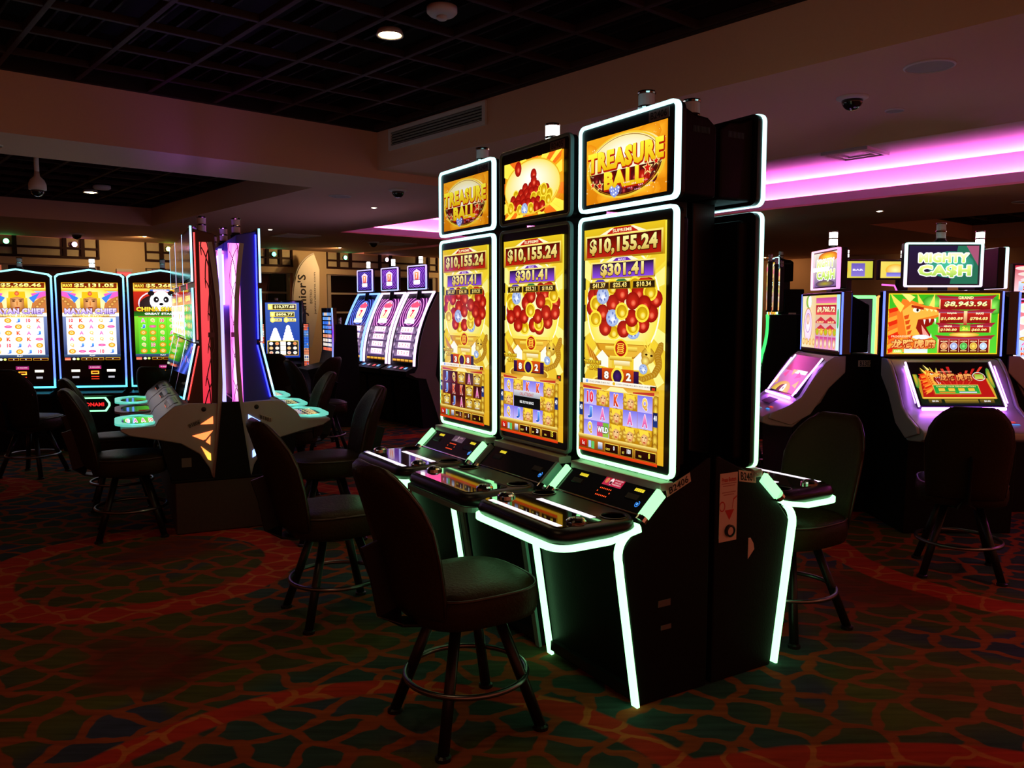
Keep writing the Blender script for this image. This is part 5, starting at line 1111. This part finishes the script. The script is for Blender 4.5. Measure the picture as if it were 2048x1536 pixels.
def lower_dragon():
    a = Art(100, 56, 1.05); a.rect(0, 0, 100, 56, '183010', '0a1a08'); a.hrect(3, 0, 97, 48, 'c89020', 'd8a830'); a.poly([(6, 2), (94, 2), (92, 24), (95, 46), (5, 46), (8, 24)], 'b81410')
    for i in range(10): a.poly([(50, 46), (10 + i * 9, 3), (14 + i * 9, 3)], 'd83828' if i % 2 else 'c01c18')
    dragon(a, 24, 19, .42); a.text('PROGRESSIVE', 42, 12, 2, 'ffb080', 18, .02); a.text('龙腾虎啸', 53, 20, 10, 'ffb860', 42, .03, 'e87838', out='701008', ow=.08); a.ell(84, 18, 8, 6, 'e8f0e0', n=18); a.ell(84, 18, 7.2, 5.2, 'b02018', n=18); a.rect(78.5, 15, 89.5, 21.5, '88b830', 'd0e060')
    a.rect(20, 30, 78, 43, 'e8d060', 'c09020'); a.rect(21, 31, 77, 42, '189030', '28b040'); a.text('CHOOSE YOUR DENOMINATION', 49, 32.6, 1.8, 'fff0a0', 50, .02)
    for i in range(4): a.rect(26 + i * 12.5, 34.6, 34 + i * 12.5, 38.6, 'e8a818', 'f8d850')
    a.rect(26, 39.6, 46, 41.4, 'e08828'); a.rect(51, 39.6, 73, 41.4, 'd8d0f0'); a.rect(4, 46, 96, 48.5, 'ffe060', 'b07818'); a.rect(10, 49, 26, 54, '806820', '281c08'); a.text('$0.56', 18, 51.3, 2.4, 'ffffff', 8, .03); a.rect(74, 49, 92, 54, '806820', '281c08'); a.text('$0.00', 83, 51.5, 2.4, 'ffffff', 8, .03); a.rect(30, 49, 72, 54.5, 'a88828', '181408')
    for x in (2, 98): a.ell(x, 20, 4, 14, '209030', 'f0b830', 12)
    return a
def lower_yin():
    a = Art(100, 56, 1.0); a.rect(0, 0, 100, 56, 'b078b8', 'a068a0'); a.rect(0, 0, 100, 8, '181018', '703060'); a.text('MEGA', 86, 4, 5, 'e8f020', 22, .06); a.text('DEALER', 62, 5, 4, 'ffffff', 18, .04)
    for (x0, y0, x1, y1) in ((6, 6, 40, 13), (46, 18, 90, 26)): a.rect(x0, y0, x1, y1, 'd8f4f8', 'ffffff', 1.2)
    a.ell(42, 56, 36, 16, 'c8a818', 'f8f050', 26); a.ell(42, 56, 15, 11, '282018', n=18); a.ell(50, 53, 8, 9, 'ffffff', n=16); a.ell(50, 51, 1.8, 2, '282018', n=8)
    for i in range(5): q = R(200 + i * 35); a.poly([(42 + 34 * math.cos(q), 52 + 22 * math.sin(q)), (42 + 52 * math.cos(q - .2), 52 + 32 * math.sin(q - .2)), (42 + 52 * math.cos(q + .2), 52 + 32 * math.sin(q + .2))], 'd04888' if i % 2 else 'e8c040')
    return a
def pod_machine(lab, loc, rz, main, low, sign, num, side_num, art=True):
    t = thing('slot_machine', lab, 'slot machine', loc, rz, 'silver pod slot machines under cash signs')
    W = .375
    prof = [(-.02, 1.135), (-.07, 1.125), (-.16, 1.04), (-.27, .84), (-.33, .80), (-.43, .755), (-.53, .715), (-.56, .70), (-.56, .655), (-.50, .635), (-.34, .62), (-.14, .80), (-.02, 1.02)]
    MB().prism(prof, -W + .01, W - .01, 'x').build('console', SILV, t, bevel=.010)
    for sx in (-1, 1):
        sp_ = [(.02, 1.14), (-.06, 1.135), (-.12, 1.09), (-.20, .985), (-.29, .84), (-.38, .78), (-.50, .73), (-.52, .69), (-.36, .64), (-.22, .72), (-.10, .90), (.02, 1.02)]
        MB().prism(sp_, sx * (W - .01), sx * (W + .012), 'x').build('side_cheek', SILV, t, bevel=.006)
        for z0, z1 in ((1.00, 1.06), (.88, .94)): MB().prism([(-.105 - (1.06 - z1) * .62, z1), (-.10 - (1.06 - z1) * .62, z1 + .004), (-.10 - (1.06 - z0) * .62, z0 + .004), (-.105 - (1.06 - z0) * .62, z0)], sx * (W - .085), sx * (W - .012), 'x').build('cheek_band', mat('mauve_band', (.16, .12, .17), .45), t)
    MB().prism([(-.32, .0), (-.34, .63), (-.14, .79), (-.03, 1.01), (-.03, 1.15), (.26, 1.15), (.26, 0)], -W + .02, W - .02, 'x').build('cabinet', DARK, t, bevel=.006)
    # wide upper screen with blue edges
    MB().box(-.40, .40, -.03, .05, 1.145, 1.595).build('screen_bezel', GLOSS, t, bevel=.006)
    MB().prism([(.05, 1.16), (.05, 1.58), (.20, 1.50), (.20, 1.16)], -.33, .33, 'x').build('screen_housing', DARK, t, bevel=.01)
    for sx in (-1, 1): MB().tube([(sx * .402, -.026, 1.15), (sx * .402, -.026, 1.59)], .006, sq=(.005, .006)).build('edge_strip', NEON, t, col=lambda v: (.18, .35, 2.4))
    if art: main().flat('main_screen', t, (-.375, -.0315, 1.575), (.375, -.0315, 1.575), (-.375, -.0315, 1.165))
    # sloped lower screen
    tl = Vector((-.28, -.105, 1.115)); dn = Vector((0, -.215, -.275)); nn = Vector((0, -.788, .616))
    q = [tl, tl + Vector((.56, 0, 0)), tl + Vector((.56, 0, 0)) + dn, tl + dn]
    MB().loft([[p - nn * .05 for p in q], [p - nn * .002 for p in q]]).build('lower_bezel', GLOSS, t)
    for sx in (-1, 1): MB().tube([(sx * .282, tl.y - .002, tl.z), (sx * .282, tl.y + dn.y - .002, tl.z + dn.z)], .007, sq=(.005, .006)).build('edge_strip', NEON, t, col=lambda v: (1.5, 1.0, 1.7))
    if art: low().flat('lower_screen', t, tl + Vector((.02, -.003, -.012)), tl + Vector((.54, -.003, -.012)), tl + dn * .96 + Vector((.02, -.003, .0)))
    MB().tube([(-.27, -.338, .826), (.27, -.338, .826)], .010, 8).build('under_glow', NEON, t, col=lambda v: (13, 3.4, 26))
    for sx in (-1, 1): MB().tube([(sx * .300, -.135, 1.09), (sx * .300, -.305, .86)], .004, 6).build('under_glow', NEON, t, col=lambda v: (6, 1.6, 12))  # added side tubes that throw purple light onto the cheeks
    # console keys
    MB().loft([[(-.09, -.365, .797), (.11, -.365, .797), (.11, -.43, .766), (-.09, -.43, .766)], [(-.088, -.367, .801), (.108, -.367, .801), (.108, -.432, .770), (-.088, -.432, .770)]]).build('notice_card', mat('notice_card', (.10, .04, .08), .5), t)
    a = Art(100, 30, 1.1)
    for i in range(9):
        for j in range(2): a.ell(22 + i * 6, 18 + j * 6, 1.8, 1.6, ('58d8ff', 'fff8e8')[j] if i % 3 else '9a70ff', n=8)
    a.rect(6, 4, 18, 9, '3048ff', '2030a0'); a.rect(82, 3, 94, 8, 'ff5038', '801810'); a.rect(84, 12, 96, 17, '38a8ff', '1848a0')
    v0 = Vector((-.30, -.445, .772 - .012)); a.flat('key_lights', t, (-.30, -.437, .762), (.30, -.437, .762), (-.30, -.535, .7225))
    # topper sign
    MB().box(-.262, .262, .0, .06, 1.62, 1.915).build('sign_housing', BLACK, t, bevel=.008)
    neon_frame(t, -.262, 1.618, .262, 1.917, -.016, .01, .012, .012, (lambda v: (.9 + .5 * (v.z < 1.7), 1.1 + .7 * (v.z > 1.85), 1.6)) if sign != 'busy' else (lambda v: (1.8, .7 + .4 * math.sin(v.x * 14), 1.3 + .4 * math.sin(v.z * 16))), 'sign_neon')
    if art: cash_sign(sign == 'busy').flat('sign_screen', t, (-.235, -.002, 1.895), (.235, -.002, 1.895), (-.235, -.002, 1.64))
    MB().box(-.05, .05, .03, .10, 1.55, 1.64).build('sign_post', BLACK, t)
    stack_light(t, .0, .05, 1.905, 1.25, 8 if sign != 'cash' or num is None else None)
    if num: plate(t, num, (.23, -.062, 1.133), (.33, -.062, 1.133), (.23, -.066, 1.098))
    if side_num: plate(t, side_num, (W - .018, .12, 1.105), (W - .018, .225, 1.105), (W - .018, .12, 1.06))
    return t
pod_machine('silver slot machine facing the camera with a red dragon screen, B2303', (2.92, 5.60, 0), 0, dragon_main, lower_dragon, 'cash', 'B2303', None)
pod_machine('silver slot machine facing left with a yin yang screen, number B2302', (2.36, 6.22, 0), R(-90), yin_main, lower_yin, 'busy', None, 'B2302')
pod_machine('silver slot machine facing away right, seen from behind at the frame edge', (3.56, 6.22, 0), R(90), dragon_main, lower_dragon, 'cash', None, None)

# ------------------------------------------------------------------ machines in the right background
def far_machine(lab, loc, rz, W, neon, main, top, zs=(.85, 1.62), zt=(1.72, 2.0), stack=5, frame=.02):
    t = thing('slot_machine', lab, 'slot machine', loc, rz, 'slot machines in the far background')
    MB().prism([(-.02, 0), (-.04, .62), (-.22, .66), (-.22, .71), (-.02, .80), (.06, zs[1]), (.35, zs[1] - .1), (.4, 0)], -W + .02, W - .02, 'x').build('cabinet', DARK, t, bevel=.01)
    MB().box(-W, W, -.02, .06, zs[0] - .03, zs[1] + .03).build('screen_bezel', GLOSS, t, bevel=.006)
    neon_frame(t, -W, zs[0] - .03, W, zs[1] + .03, -.032, -.012, frame, .02, neon)
    if main: main.flat('main_screen', t, (-W + .04, -.0225, zs[1]), (W - .04, -.0225, zs[1]), (-W + .04, -.0225, zs[0]))
    MB().box(-W + .02, W - .02, .0, .06, zt[0], zt[1]).build('topper_bezel', BLACK, t, bevel=.006)
    MB().box(-.05, .05, .02, .10, zs[1], zt[0] + .05).build('topper_post', BLACK, t)
    if top: top.flat('topper_screen', t, (-W + .04, -.002, zt[1] - .02), (W - .04, -.002, zt[1] - .02), (-W + .04, -.002, zt[0] + .02))
    stack_light(t, 0, .05, zt[1] - .01, 1.0, stack)
    return t
def yellow_top(k):
    a = Art(100, 66, 1.1); a.hrect(0, 0, 100, 66, 'f0d860', 'c8c840'); a.rect(56, 8, 84, 60, '6858b8', '8878d8'); a.text('BAR', 70, 34, 8, 'f0e8ff', 22, .05); a.ell(30, 34, 20, 24, 'f0b020', 'fff8a0', 16); a.rect(12, 44, 46, 60, '6a68d0', '9890f0'); return a
def hot_art(c1, c2):
    a = Art(100, 150, 1.2); a.rect(0, 0, 100, 150, c1, c2)
    for i in range(6): a.ell(20 + (i * 37) % 70, 16 + i * 16, 20, 13, c2, 'fff0a0', 14)
    reel_art(100, 150, 4, 4, 'd8e8ff', 'a0b8f0', 1.1, 3, x0=6, y0=88, x1=94, y1=140, a=a); return a
far_machine('green neon framed machine between the two cash sign machines, far back', (3.66, 9.0, 0), R(2), .31, lambda v: (.35, 2.2, .45), hot_art('202028', '303040'), yellow_top(0), (.92, 1.60), (1.80, 2.02), 5, .035)
om = far_machine('orange neon framed machine beside the green framed one, far back', (4.30, 9.05, 0), R(2), .31, lambda v: (2.2, .6, .12), hot_art('f03818', 'ffb030'), yellow_top(1), (.92, 1.60), (1.80, 2.02), 5, .02)
MB().tube([(-.24, .02, 1.748), (-.10, .02, 1.74), (-.06, .02, 1.66)], .010, 8).build('pink_tube', NEON, om, col=lambda v: (1.3, .18, .9))
far_machine('red lit machine cut by the right frame edge, behind the pod', (5.20, 8.0, 0), R(-4), .36, lambda v: (1.4, .3, .9), hot_art('e02848', 'fff0f0'), hot_art('c01838', 'ffd0d8'), (.98, 1.55), (1.62, 1.92), 4, .015)
# tall backs of another green neon row and the strip lit trio in front of it
far = treasure_machine('B2501', 'dark machine side with call sticker and one white light edge, far right', (3.52, 11.62, 0), R(-95), True, 6, 'slot machines in the far background', art=True)[0]
MB().box(-W + .02, W - .02, .24, .50, 0, 1.76).build('rear_cabinet', DARK, far, bevel=.01)
drink_sticker(far, W - .019, .30, 1.17, .10, .27)
for k in range(3):
    t = thing('slot_machine', ['first', 'second', 'third'][k] + ' of three tall topper machines with curved green side strips beyond the bank', 'slot machine', Vector((2.93, 9.55, 0)) + Vector((math.sin(R(24)), math.cos(R(24)), 0)) * (.62 * k), R(-66 - 40), 'slot machines in the far background')
    W_ = .28
    MB().prism([(-.05, 0), (-.05, .62), (-.2, .66), (-.2, .70), (-.02, .76), (.06, 1.42), (.34, 1.42), (.36, 0)], -W_, W_, 'x').build('cabinet', DARK, t, bevel=.008)
    MB().box(-W_, W_, .02, .07, 1.45, 2.02).build('topper_bezel', BLACK, t, bevel=.006)
    a = Art(60, 120, .85); a.rect(0, 0, 60, 120, 'e8c890', 'd89060'); a.rect(0, 8, 60, 20, 'ff70a0', 'e84888'); a.rect(8, 30, 52, 52, '806020', 'e8c850'); a.text('7x', 30, 41, 12, '402808', 30, .05); a.rect(14, 58, 46, 68, '208848', '30c070'); a.ell(30, 84, 20, 14, '9048b0', 'd8f0d0', 14); a.ell(30, 104, 22, 12, 'b87048', 'f0c8a0', 12)
    a.flat('topper_screen', t, (-W_ + .02, .0185, 2.0), (W_ - .02, .0185, 2.0), (-W_ + .02, .0185, 1.47))
    for sx in (-1, 1): MB().tube([(sx * (W_ + .004), p[0], p[1]) for p in bez((.03, 1.42), (.06, 1.1), (-.08, .80), 8)], .01, sq=(.010, .018)).build('edge_strip', NEON, t, col=lambda v: (.05, 1.1, .22))
    a = Art(60, 100, .9); a.rect(0, 0, 60, 100, '183020', '102018'); a.rect(6, 10, 54, 90, '106030', '30d060'); a.flat('main_screen', t, (-W_ + .04, .052, 1.40), (W_ - .04, .052, 1.40), (-W_ + .04, -.025, .80))
    stack_light(t, 0, .05, 2.0, .9)
